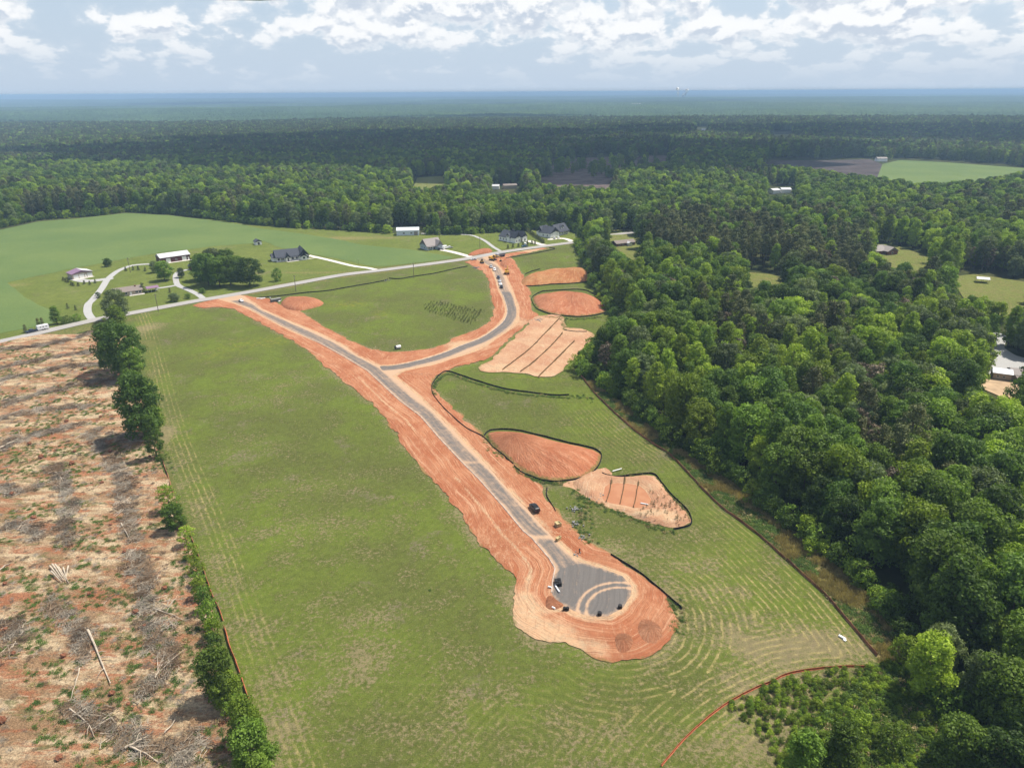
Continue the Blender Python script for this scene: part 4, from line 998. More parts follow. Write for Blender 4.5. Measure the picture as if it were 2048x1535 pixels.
mound('dirt_pile', [(1226, 1288), (1228, 1270), (1246, 1264), (1264, 1270), (1270, 1287), (1262, 1303), (1246, 1309), (1232, 1303)], (1247, 1280), 1.1, 2.4, MM_GRD, 'rounded tan dirt pile below the cul-de-sac', weeds=(0, 1), jit=1.0, step_=.5)
mound('dirt_pile', [(1272, 1262), (1280, 1240), (1300, 1238), (1322, 1252), (1328, 1272), (1315, 1288), (1294, 1290), (1280, 1280)], (1302, 1255), 1.1, 2.4, MM_GRD, 'ridged dirt pile below right of the cul-de-sac', weeds=(0, 1), jit=1.0, step_=.5)
mound('dirt_pile', [(1090, 1212), (1094, 1194), (1104, 1192), (1114, 1200), (1128, 1210), (1116, 1218), (1100, 1220)], (1106, 1204), .9, .9, MM_RED, 'small orange dirt heap touching the kerb left of the cul-de-sac', weeds=(0, 1), jit=.3, step_=.4)
mound('dirt_pile', [(1000, 527), (1008, 520), (1020, 519), (1030, 524), (1030, 532), (1016, 536), (1004, 533)], (1016, 526), 1.8, 1.6, MM_RED, 'dark red dirt heap between the two excavators', weeds=(0, 1))

# ------------------------------------------------------------------ silt fences and baffles
M_BLACKF = plain('black_silt_fabric', (.018, .019, .018), .8, .2, .3)
M_ORANGEF = plain('orange_fence_fabric', (.38, .115, .052), .85, .2, .3)
M_RUSTF = plain('rusty_fence_fabric', (.27, .125, .070), .9, .1, .45, scale=.2)
M_JUTE = plain('coir_baffle', (.17, .115, .060), .95, .05, .35)
M_WOOD = plain('stake_wood', (.24, .17, .11), .9, .1, .3)
def fence(pts, label, mat_=M_BLACKF, h=.62, name='silt_fence', cat='fence', group=None, closed=False, zf=None, skirt=.18, step_=1.0, wob=.25, gaps=None, th=.05):
    ln = smooth_line(PL(pts), 5, closed)
    if closed: ln = np.vstack([ln, ln[:1]])
    ln = resample(ln, step_); n = len(ln)
    ln = ln+np.column_stack([fbm(ln[:, 0], ln[:, 1], 3, 2, 13), fbm(ln[:, 1], ln[:, 0], 3, 2, 14)])*wob
    d = np.gradient(ln, axis=0); d /= np.linalg.norm(d, axis=1)[:, None]+1e-9; nr_ = np.column_stack([d[:, 1], -d[:, 0]])
    z0 = hill(ln[:, 0], ln[:, 1])+.02+(zf(ln[:, 0], ln[:, 1]) if zf else 0); hh_ = h*(1+.35*fbm(ln[:, 0], ln[:, 1], 2.2, 2, 15))
    e = empty(name, (ln[0][0], ln[0][1], 0), 0, label, cat, group)
    o2 = np.array([ln[0][0], ln[0][1], 0])
    prof = [(-skirt, .06), (-th, .10), (-th*.6, 1.0), (th*.6, 1.0), (th, .10), (skirt, .06)]
    V = np.stack([np.column_stack([ln+nr_*a, z0+(hh_*k if k == 1.0 else k)]) for a, k in prof], 1).reshape(-1, 3)-o2
    k_ = len(prof); q = []
    gp = np.random.default_rng(n).random(n)
    for i in range(n-1):
        if gaps and gp[i//4*4] < gaps: continue
        q += [(i*k_+j, i*k_+j+1, (i+1)*k_+j+1, (i+1)*k_+j) for j in range(k_-1)]
    MB().add(V, q).build('fabric', mat_, e)
    st = MB()
    for i in range(0, n, max(2, int(2.4/step_))):
        x, y = ln[i]-o2[:2]; st.tube([(x+nr_[i][0]*.09, y+nr_[i][1]*.09, z0[i]), (x+nr_[i][0]*.09, y+nr_[i][1]*.09, z0[i]+hh_[i]+.22)], .035, 4)
    st.build('stakes', M_WOOD, e, kind='stuff')
    return e
fence([(1050, 549), (1064, 543), (1082, 538)], 'black silt fence at the back left of the long tan mound')
fence([(1166, 534), (1178, 543), (1184, 551), (1182, 562), (1150, 567), (1108, 569), (1075, 572), (1050, 573)], 'black silt fence curving round the front of the long tan mound')
fence([(1085, 583), (1072, 589), (1063, 597), (1067, 609), (1074, 618), (1090, 625), (1108, 630), (1155, 634), (1190, 631), (1212, 625)], 'black silt fence round the left and front of the broad red mound')
fence([(1085, 583), (1115, 581), (1167, 580), (1197, 595), (1214, 613), (1212, 625)], 'black silt fence behind the broad red mound')
fence([(968, 872), (975, 864), (987, 860), (1028, 860), (1080, 871), (1133, 885), (1186, 897), (1203, 911), (1194, 935), (1172, 953), (1133, 962), (1089, 962), (1045, 946), (1026, 929)], 'black silt fence enclosing the fan-shaped mound by the road')
fence([(867, 790), (863, 775), (872, 757), (893, 743), (925, 752), (958, 763), (1010, 778), (1060, 785), (1110, 791), (1140, 790)], 'long black silt fence below the sediment basin')
fence([(867, 790), (880, 808), (905, 833), (935, 858), (966, 874), (985, 894), (1008, 912), (1028, 930)], 'black silt fence along the road edge above the fan-shaped mound')
fence([(1204, 947), (1221, 953), (1245, 953), (1270, 950), (1306, 948), (1322, 964), (1345, 992), (1372, 1018), (1382, 1035), (1382, 1049), (1365, 1056), (1344, 1060)], 'black silt fence round the muddy pond', h=.65)
fence([(1222, 1110), (1245, 1124), (1280, 1146), (1315, 1175), (1345, 1201), (1368, 1221)], 'black silt fence right of the cul-de-sac', h=.65)
fence([(519, 596), (560, 592), (610, 586), (654, 582), (700, 574), (767, 562), (775, 557)], 'black silt fence along the top of the central meadow, left stretch')
fence([(778, 557), (800, 558), (830, 553), (870, 547), (905, 539), (935, 533)], 'black silt fence along the top of the central meadow, right stretch')
fence([(1012, 517), (1040, 512), (1080, 505), (1110, 498), (1098, 496)], 'thin black silt fence by the pale strip near the county road')
fence([(1129, 661), (1150, 664), (1174, 664)], 'short black silt fence between small green field and basin')
fence([(1094, 975), (1093, 990), (1104, 1010), (1112, 1024)], 'short broken dark fence at the road edge below the fan-shaped mound', h=.5)
fence(FENCE_E, 'long rusty orange fence between the lower field and the tan verge', M_RUSTF, .75, 'orange_fence', skirt=.2)
fence(FENCE_S[:-2], 'bright orange fence curving round the young scrub at the bottom', M_ORANGEF, .55, 'orange_fence', skirt=.18)
fence([(311, 880), (330, 935), (343, 975), (358, 1020), (377, 1060), (396, 1110), (414, 1160)], 'rusty orange fence at the foot of the hedgerow, upper stretch', M_RUSTF, .7, 'orange_fence', skirt=.2, gaps=.12)
fence([(414, 1160), (426, 1192), (440, 1224), (447, 1245)], 'orange fence beside the low hedge, middle stretch', M_ORANGEF, .8, 'orange_fence', skirt=.16)
fence([(449, 1255), (460, 1295), (470, 1318), (482, 1355), (492, 1385), (503, 1412)], 'bright orange fence beside the tall hedge oak, lower stretch', M_ORANGEF, .85, 'orange_fence', skirt=.18)
for a_, lb in (([(1119, 638), (1092, 666), (1064, 695), (1036, 718), (1005, 741)], 'leftmost brown baffle across the sediment basin'), ([(1125, 667), (1105, 690), (1080, 714), (1060, 731), (1039, 746)], 'middle brown baffle across the sediment basin'), ([(1149, 683), (1125, 707), (1100, 732), (1076, 756)], 'rightmost brown baffle across the sediment basin')):
    fence(a_, lb, M_JUTE, .8, 'baffle', 'baffle', 'baffles across the sediment basin', zf=lambda x, y: .15, skirt=.5)
for a_, lb in (([(1223, 963), (1219, 985), (1212, 1006)], 'leftmost baffle crossing the muddy pond'), ([(1250, 957), (1246, 985), (1240, 1012)], 'middle baffle crossing the muddy pond'), ([(1277, 967), (1273, 990), (1266, 1020)], 'rightmost baffle crossing the muddy pond')):
    fence(a_, lb, M_JUTE, .75, 'baffle', 'baffle', 'baffles crossing the muddy pond', zf=lambda x, y: pond_z(x, y), skirt=.3)

# ------------------------------------------------------------------ buildings
def smat(name, col, rough=.6, **k): return plain(name, col, rough, .3, .08, **k)
W_WHITE, W_GREY, W_TAN = smat('white_siding', (.84, .84, .82)), smat('blue_grey_siding', (.40, .47, .52)), smat('tan_siding', (.38, .32, .25))
W_RED, W_BRICK, W_STEEL = smat('dark_red_siding', (.105, .026, .024)), smat('brick_wall', (.20, .085, .06)), smat('pale_steel_wall', (.56, .62, .68), .4)
R_WHITE, R_DARK, R_BROWN = smat('white_metal_roof', (.50, .50, .51), .45), smat('charcoal_shingles', (.055, .060, .075), .85), smat('brown_shingles', (.20, .165, .145), .85)
R_GREYB, R_PURP, R_STEEL = smat('taupe_shingles', (.27, .24, .225), .85), smat('plum_metal_roof', (.22, .13, .20), .4), smat('light_steel_roof', (.62, .66, .72), .35)
M_GLASS = smat('window_glass', (.03, .035, .045), .15); M_DOORW = smat('white_door', (.70, .70, .68)); M_TRIM = smat('white_trim', (.72, .71, .68)); M_DKDOOR = smat('dark_door', (.06, .045, .04))
M_STONE = smat('stone_trim', (.33, .28, .22), .9)
def block(root, x0, x1, y0, y1, h, rise, axis, wm, rm, ov=.45, wall='wall', roof='roof', z0=0.0):
    """walls with gables and a two-sided roof with overhang"""
    def sw(mb): mb.v = [v[:, [1, 0, 2]] for v in mb.v]; mb.q = [q[:, ::-1] for q in mb.q]; mb.t = [t_[:, ::-1] for t_ in mb.t]; return mb
    a0, a1, b0, b1 = (x0, x1, y0, y1) if axis == 'y' else (y0, y1, x0, x1)
    c = (a0+a1)/2; g = MB().prism([(a0, z0), (a1, z0), (a1, h), (c, h+rise), (a0, h)], b0, b1)
    sl = rise/((a1-a0)/2); t_ = .22
    r_ = MB().prism([(a0-ov, h-ov*sl+.04), (c, h+rise+.04), (a1+ov, h-ov*sl+.04), (a1+ov, h-ov*sl+.04+t_), (c, h+rise+.04+t_*1.15), (a0-ov, h-ov*sl+.04+t_)], b0-ov, b1+ov)
    if axis == 'x': sw(g); sw(r_)
    w_ = g.build(wall, wm, root); ro = r_.build(roof, rm, root); return w_, ro
def pane(root, face, at, u, z, w_, h_, mt=None, name='window', frame=True, out=.04):
    """a window or door on a wall; face: f(ront, y=at) l(eft, x=at) r(ight, x=at) b(ack)"""
    mt = mt or M_GLASS
    def bx(u0, u1, z0, z1, o0, o1):
        if face == 'f': return MB().box(u0, u1, at-o1, at-o0, z0, z1)
        if face == 'b': return MB().box(u0, u1, at+o0, at+o1, z0, z1)
        if face == 'l': return MB().box(at-o1, at-o0, u0, u1, z0, z1)
        return MB().box(at+o0, at+o1, u0, u1, z0, z1)
    o = bx(u, u+w_, z, z+h_, .003, out).build(name, mt, root)
    if frame and name == 'window':
        f = MB()
        for a in ((u-.1, u+w_+.1, z-.12, z), (u-.1, u+w_+.1, z+h_, z+h_+.1), (u-.1, u, z, z+h_), (u+w_, u+w_+.1, z, z+h_), (u+w_/2-.03, u+w_/2+.03, z, z+h_)):
            g = bx(*a, .004, out+.03); f.add(g.v[0], g.q[0])
        f.build('frame', M_TRIM, o)
    return o
def house(name, A, B, label, cat='house'):
    a, b_ = np.array(P(*A)), np.array(P(*B)); d = b_-a
    e = empty(name, (a[0], a[1], float(hill(*a))+.1), math.atan2(d[1], d[0]), label, cat); return e, float(np.hypot(*d))
# red barn
e, L = house('barn', (322.5, 527.5), (381, 519), 'dark red metal barn with a pale roof, edge of the crop field', 'barn')
block(e, 0, L, 0, 11, 4.0, 2.0, 'x', W_RED, R_WHITE)
for u, wd in ((L*.18, 3.2), (L*.72, 3.2)): pane(e, 'f', 0, u, .1, wd, 3.0, M_DOORW, 'garage_door')
pane(e, 'f', 0, L*.92, .1, 1.0, 2.1, M_DOORW, 'door'); pane(e, 'f', 0, L*.5, 1.2, 1.0, 1.0); pane(e, 'l', 0, 2.0, .1, 1.1, 2.2, M_DOORW, 'door'); pane(e, 'l', 0, 6.5, .1, 2.4, 2.6, M_DKDOOR, 'garage_door')
MB().box(0, L, -2.2, -.05, -.05, .08).build('apron', M_CONC, e)
# grey three-door garage
e, L = house('garage', (146, 559.5), (186, 552.5), 'grey garage with three white doors and a plum and white roof', 'garage')
w_, _ = block(e, 0, L, 0, 9, 3.4, 1.7, 'y', W_TAN, R_PURP)
sl = 1.7/(L/2)
MB().prism([(L/2, 3.4+1.7+.32), (L+.5, 3.4-.5*sl+.32), (L+.5, 3.4-.5*sl+.36), (L/2, 3.4+1.7+.36)], -.5, 9.5).build('roof_sheet', R_WHITE, e)
for u in (L*.06, L*.34, L*.74): pane(e, 'f', 0, u, .1, 3.1, 2.7, M_DOORW, 'garage_door')
pane(e, 'f', 0, L*.62, .1, 1.0, 2.1, M_DOORW, 'door'); pane(e, 'l', 0, 4, 1.2, 1.0, 1.0)
MB().box(-.3, L+.3, -1.8, -.05, -.05, .06).build('apron', M_CONC, e)
# ranch house and its carport
e, L = house('ranch_house', (231, 595), (285, 587), 'long low brown-roofed ranch house behind the roadside trees')
block(e, 0, L, 0, 9, 2.6, 1.8, 'x', W_TAN, R_BROWN, .7)
for u in (L*.12, L*.35, L*.75, L*.88): pane(e, 'f', 0, u, .9, 1.5, 1.2)
pane(e, 'f', 0, L*.55, .1, 1.0, 2.1, M_DOORW, 'door'); pane(e, 'r', L, 3, .9, 1.4, 1.2)
MB().box(L*.5, L+1.0, -2.2, -.05, -.05, .12).build('porch', M_CONC, e); MB().box(L*.8, L*.84, 3.2, 4.2, 3.0, 5.2).build('chimney', W_BRICK, e)
e, L = house('carport', (296, 586), (319, 582.5), 'open carport with a plum metal roof beside the ranch house', 'carport')
ro = MB(); ro.prism([(-.3, 2.5), (3.2, 3.2), (6.7, 2.5), (6.7, 2.62), (3.2, 3.34), (-.3, 2.62)], -.3, L+.3); ro.v = [v[:, [1, 0, 2]] for v in ro.v]; ro.q = [q[:, ::-1] for q in ro.q]; ro.t = [q[:, ::-1] for q in ro.t]; ro.build('roof', R_PURP, e)
for x_ in (.2, L/3, 2*L/3, L-.2):
    for y_ in (.1, 6.2): MB().tube([(x_, y_, 0), (x_, y_, 2.6)], .07, 6).build('post', M_TRIM, e)
MB().box(L*.86, L, 4, 6.2, 0, 2.4).build('store_room', W_WHITE, e)
# garden shed
e, L = house('shed', (512.5, 490.5), (524, 489), 'small white garden shed with a grey roof in the crop field corner', 'shed')
block(e, 0, L, 0, 5.5, 2.6, 1.5, 'y', W_WHITE, R_DARK); pane(e, 'f', 0, L*.3, .1, 1.6, 2.0, M_DKDOOR, 'door'); pane(e, 'l', 0, 2.4, 1.1, .8, .8)
# dark-roofed farmhouse
e, L = house('farmhouse', (553, 524), (618, 517.5), 'white farmhouse with a charcoal hipped roof and front gables')
block(e, 0, L*.72, 0, 12, 3.2, 4.2, 'x', W_WHITE, R_DARK); block(e, L*.70, L, -1.5, 12.5, 3.4, 4.6, 'y', W_WHITE, R_DARK)
block(e, L*.70+1.0, L*.70+5.0, -3.2, -.2, 3.0, 2.6, 'y', W_WHITE, R_DARK); block(e, L*.28, L*.42, -2.0, 3, 3.0, 2.6, 'y', W_WHITE, R_DARK); block(e, -2.5, .5, 2, 9, 2.8, 2.2, 'x', W_WHITE, R_DARK)
for u in (L*.05, L*.16, L*.47, L*.60): pane(e, 'f', 0, u, .8, 1.5, 1.6)
pane(e, 'f', -2.0, L*.33, .1, 1.2, 2.3, M_DKDOOR, 'door'); pane(e, 'f', -3.2, L*.70+2.2, 1.0, 1.6, 1.5); pane(e, 'f', -1.5, L*.93, 1.0, 1.3, 1.6); pane(e, 'r', L, 2, 1, 1.3, 1.4); pane(e, 'r', L, 7, 1, 1.3, 1.4)
for u in (L*.02, L*.10, L*.18, L*.26, L*.45, L*.55, L*.65): MB().tube([(u, -1.9, 0), (u, -1.9, 2.7)], .12, 6).build('porch_post', M_TRIM, e)
MB().box(0, L*.69, -2.2, -.05, 2.65, 2.8).build('porch_roof', R_DARK, e); MB().box(0, L*.69, -2.2, -.05, 0, .15).build('porch_floor', M_CONC, e)
# metal building
e, L = house('metal_building', (793.5, 471.5), (838, 470.5), 'pale metal workshop with a white roof in front of the wood', 'workshop')
block(e, 0, L, 0, 11, 4.2, 1.7, 'x', W_STEEL, R_STEEL, .3)
for u in (L*.28, L*.62): pane(e, 'f', 0, u, 1.4, 1.6, 1.1)
pane(e, 'f', 0, L*.78, .1, 3.2, 3.2, R_GREYB, 'garage_door'); MB().box(-.02, L+.02, -.06, -.02, 3.6, 4.1).build('fascia', W_GREY, e)
# grey house with taupe roof
e, L = house('grey_house', (854, 501), (883, 496.8), 'blue-grey house with a tall taupe roof, trailer on its drive')
block(e, 0, L, 0, 11, 3.2, 4.6, 'x', W_GREY, R_GREYB); block(e, L*.58, L, -2.5, 5, 3.2, 3.6, 'y', W_GREY, R_GREYB)
pane(e, 'f', -2.5, L*.66, .1, 4.0, 2.4, M_DOORW, 'garage_door'); pane(e, 'f', 0, L*.1, .9, 1.2, 1.4); pane(e, 'f', 0, L*.28, .9, 1.2, 1.4); pane(e, 'f', 0, L*.46, .1, 1.0, 2.1, M_DKDOOR, 'door'); pane(e, 'l', 0, 3, 1, 1.1, 1.3); pane(e, 'l', 0, 7.2, 1, 1.1, 1.3)
MB().box(0, L*.56, -1.7, -.05, 2.6, 2.75).build('porch_roof', R_GREYB, e)
for u in (.2, L*.3): MB().tube([(u, -1.6, 0), (u, -1.6, 2.6)], .1, 6).build('porch_post', M_TRIM, e)
# white house with steep gables
e, L = house('gabled_house', (998, 480.5), (1031, 487), 'white house with steep black gables, left of the pair by the wood')
block(e, 0, L*.7, 0, 12, 3.6, 4.4, 'x', W_WHITE, R_DARK); block(e, L*.55, L, 0, 6.0, 4.4, 4.2, 'x', W_WHITE, R_DARK, .35); block(e, L*.6, L+1.0, 7.2, 12.4, 4.4, 3.8, 'x', W_WHITE, R_DARK, .35)
block(e, L*.50, L*.66, -.6, 5, 5.2, 1.9, 'y', W_WHITE, R_DARK, .3); pane(e, 'f', -.6, L*.55, 4.0, 1.2, 1.2)
for u in (L*.08, L*.25, L*.42): pane(e, 'f', 0, u, 1, 1.1, 1.5)
for u, z_ in ((1.0, 1), (3.6, 1), (2.4, 4.4)): pane(e, 'r', L, u, z_, 1.1, 1.6)
pane(e, 'r', L+1.0, 9.2, 1.0, 1.4, 1.7); pane(e, 'r', L+1.0, 9.4, 4.4, .9, 1.2); MB().box(L*.5, L*.5+1.4, 5.5, 6.9, 5, 9.6).build('chimney', R_DARK, e); MB().box(L*.9, L+.4, 6.1, 7.1, 0, 3).build('door_bay', M_STONE, e)
# white house with garage wing
a_, b_ = np.array(P(1101, 476.5)), np.array(P(1118, 472.5)); sd_ = np.array(P(1078, 471))
e, L = house('winged_house', (1101, 476.5), (1118, 472.5), 'large white house with a double garage gable and dark roofs')
D_ = float(np.hypot(*(sd_-a_)))
block(e, 0, L, 0, D_*.8, 3.8, 4.6, 'y', W_WHITE, R_DARK, .5); block(e, 1.5, L*.95, D_*.62, D_*1.05, 4.0, 4.2, 'x', W_WHITE, R_DARK, .4)
bb = np.array(P(1146, 468.5)); LW = float(np.hypot(*(bb-b_)))
block(e, L-.3, L+LW, 1.8, 12, 3.6, 5.0, 'x', W_WHITE, R_DARK, .6); block(e, L+LW*.42, L+LW*.68, 3.2, 7.5, 6.6, 1.3, 'y', W_WHITE, R_DARK, .3)
pane(e, 'f', 3.2, L+LW*.5, 5.5, 1.5, .9); pane(e, 'f', 0, L*.16, .1, L*.68, 2.7, M_DOORW, 'garage_door'); pane(e, 'f', 0, L*.42, 4.6, 1.3, 1.4)
pane(e, 'l', 0, 3, 1, 1, 1.5); pane(e, 'l', 0, 7.5, 1, 1, 1.5)
for u in (.18, .42, .66, .84): pane(e, 'f', 1.8, L+LW*u, .9, 1.3, 1.7)
for u in (.1, .35, .6, .97): MB().tube([(L+LW*u, .2, 0), (L+LW*u, .2, 2.9)], .13, 6).build('porch_post', M_TRIM, e)
MB().box(L+.1, L+LW, 0, 1.78, 2.9, 3.05).build('porch_roof', R_DARK, e)
# brown ranch house by the lane
e, L = house('ranch_house', (1233, 494), (1270, 490), 'brown-roofed ranch house in the clearing right of the white houses')
block(e, 0, L, 0, 8, 2.5, 1.6, 'x', W_BRICK, R_BROWN, .6); block(e, L*.55, L*.75, -2.6, 2, 2.4, .9, 'y', W_WHITE, R_WHITE)
for u in (L*.12, L*.3, L*.85): pane(e, 'f', 0, u, .9, 1.4, 1.1)
# brick house among the trees
e, L = house('brick_house', (1746, 511), (1786, 507), 'brick house with grey hip roofs hidden among the right-hand trees')
block(e, 0, L*.6, 0, 10, 3.0, 3.0, 'x', W_BRICK, R_GREYB, .6); block(e, L*.5, L, -4, 6, 3.0, 2.6, 'y', W_BRICK, R_GREYB, .6); pane(e, 'f', 0, L*.2, 1, 1.3, 1.3); pane(e, 'f', -4, L*.7, 1, 1.4, 1.3)
# paddock shelter
e, L = house('field_shelter', (1953, 566), (1977, 568), 'open white-roofed field shelter in the right-hand paddock', 'shelter')
ro = MB().prism([(-.4, 2.6), (2.6, 3.5), (5.6, 2.6), (5.6, 2.75), (2.6, 3.66), (-.4, 2.75)], -.4, L+.4); ro.v = [v[:, [1, 0, 2]] for v in ro.v]; ro.q = [q[:, ::-1] for q in ro.q]; ro.t = [q[:, ::-1] for q in ro.t]; ro.build('roof', R_WHITE, e)
for x_ in (0, L/2, L):
    for y_ in (.1, 5.1): MB().tube([(x_, y_, 0), (x_, y_, 2.65)], .08, 6).build('post', M_WOOD, e)
# buildings at the gravel yard
e, L = house('yard_building', (1984, 758), (2021, 763), 'tan-walled building with a pale metal roof beside the gravel yard', 'building')
block(e, 0, L, 0, 6.5, 3.0, 1.0, 'x', W_TAN, R_STEEL, .4)
for u in (L*.2, L*.55): pane(e, 'f', 0, u, 1.2, .8, .9)
e, L = house('yard_house', (2022, 762), (2090, 770), 'long brown-roofed house at the right edge beside the gravel yard')
block(e, 0, L, .5, 8.5, 2.8, 1.5, 'x', W_TAN, R_GREYB, .5); MB().box(1, L, -3.2, .3, 2.5, 2.65).build('porch_roof', R_BROWN, e)
for u in (1.2, L*.4, L*.8): MB().tube([(u, -3, 0), (u, -3, 2.5)], .09, 6).build('post', M_WOOD, e)
# dark garage under the oaks
e, L = house('outbuilding', (387, 541), (397, 539), 'dark red outbuilding half hidden under the farm oaks', 'outbuilding')
block(e, 0, L, 0, 6, 2.8, 1.4, 'y', W_RED, R_DARK)
# far roofs
for A, B, lb, rm, wm, D, h in [((1546, 388), (1560, 387), 'white-roofed shed in the trees, left of a pair beyond the wood', R_WHITE, W_WHITE, 10, 4), ((1563, 386), (1582, 386), 'white-roofed shed in the trees, right of a pair beyond the wood', R_WHITE, W_WHITE, 12, 4),
        ((984, 379), (998, 379), 'tiny white building at a gap in the trees past the small field', R_WHITE, W_WHITE, 10, 4), ((1008, 378), (1034, 377), 'tan cottage at a gap in the trees past the small field', R_BROWN, W_TAN, 10, 4),
        ((1266, 214.5), (1285, 214), 'long white building far off in the woods near the horizon', R_WHITE, W_WHITE, 40, 12), ((1404, 258), (1414, 258), 'white roof in a distant pasture', R_WHITE, W_WHITE, 20, 8), ((1755, 319), (1775, 319), 'grey shed at the far corner of the large right-hand field', R_GREYB, W_WHITE, 12, 5), ((820, 357.5), (824, 357.3), 'white shed just left of the small distant field', R_WHITE, W_WHITE, 8, 4)]:
    e, L = house('far_building', A, B, lb, 'building'); block(e, 0, L, 0, D, h, h*.4, 'x', wm, rm)

# ------------------------------------------------------------------ vehicles
PT = {k: plain(k+'_paint', c, .3, .5, .05) for k, c in dict(black=(.012, .013, .016), white=(.75, .75, .75), silver=(.42, .43, .45), blue=(.03, .09, .14), navy=(.02, .03, .055)).items()}
M_TYRE = plain('rubber', (.015, .015, .015), .9, .1); M_RIM = plain('rim', (.4, .4, .4), .3, .5, metal=.8); M_CAR_GL = plain('car_glass', (.02, .025, .03), .06, .6); M_LAMP = plain('headlight_glass', (.7, .7, .7), .1, .6); M_TAIL = plain('tail_light_glass', (.35, .01, .01), .2, .5)
def car_sections(body, kind):
    """cross sections lofted along x (length): x, half width low, half width high, z bottom, z shoulder, z top, half width top"""
    return {
     'suv': [(-2.35, .78, .80, .45, .95, 1.00, .70), (-2.25, .90, .92, .35, 1.05, 1.55, .68), (-1.9, .94, .95, .30, 1.08, 1.68, .70), (-.3, .95, .96, .28, 1.06, 1.72, .72), (.5, .95, .96, .28, 1.05, 1.66, .70), (1.15, .95, .95, .28, 1.03, 1.06, .78), (1.9, .92, .93, .30, .95, .98, .76), (2.3, .82, .84, .40, .80, .84, .68)],
     'sedan': [(-2.35, .78, .80, .42, .88, .92, .70), (-2.2, .88, .90, .32, .94, .98, .74), (-1.7, .90, .92, .28, .95, 1.02, .72), (-1.1, .91, .92, .26, .94, 1.38, .62), (0, .91, .92, .26, .93, 1.44, .62), (.5, .91, .92, .26, .92, 1.38, .62), (1.15, .91, .92, .26, .90, .94, .74), (1.9, .88, .90, .30, .82, .86, .72), (2.3, .80, .82, .38, .70, .74, .66)],
     'pickup': [(-2.8, .92, .94, .50, 1.05, 1.06, .90), (-2.7, .96, .97, .42, 1.08, 1.09, .93), (-.85, .97, .98, .40, 1.08, 1.09, .93), (-.75, .97, .98, .40, 1.10, 1.80, .72), (.1, .97, .98, .40, 1.10, 1.86, .74), (.75, .97, .98, .40, 1.10, 1.80, .72), (1.35, .97, .97, .40, 1.10, 1.14, .82), (2.4, .95, .95, .42, 1.02, 1.06, .82), (2.75, .88, .90, .48, .90, .94, .76)]}[kind]
def wheel_mb(x, y, r=.34, w_=.22):
    return MB().tube([(x, y-w_/2, r), (x, y+w_/2, r)], r, 14)
CARS = {}
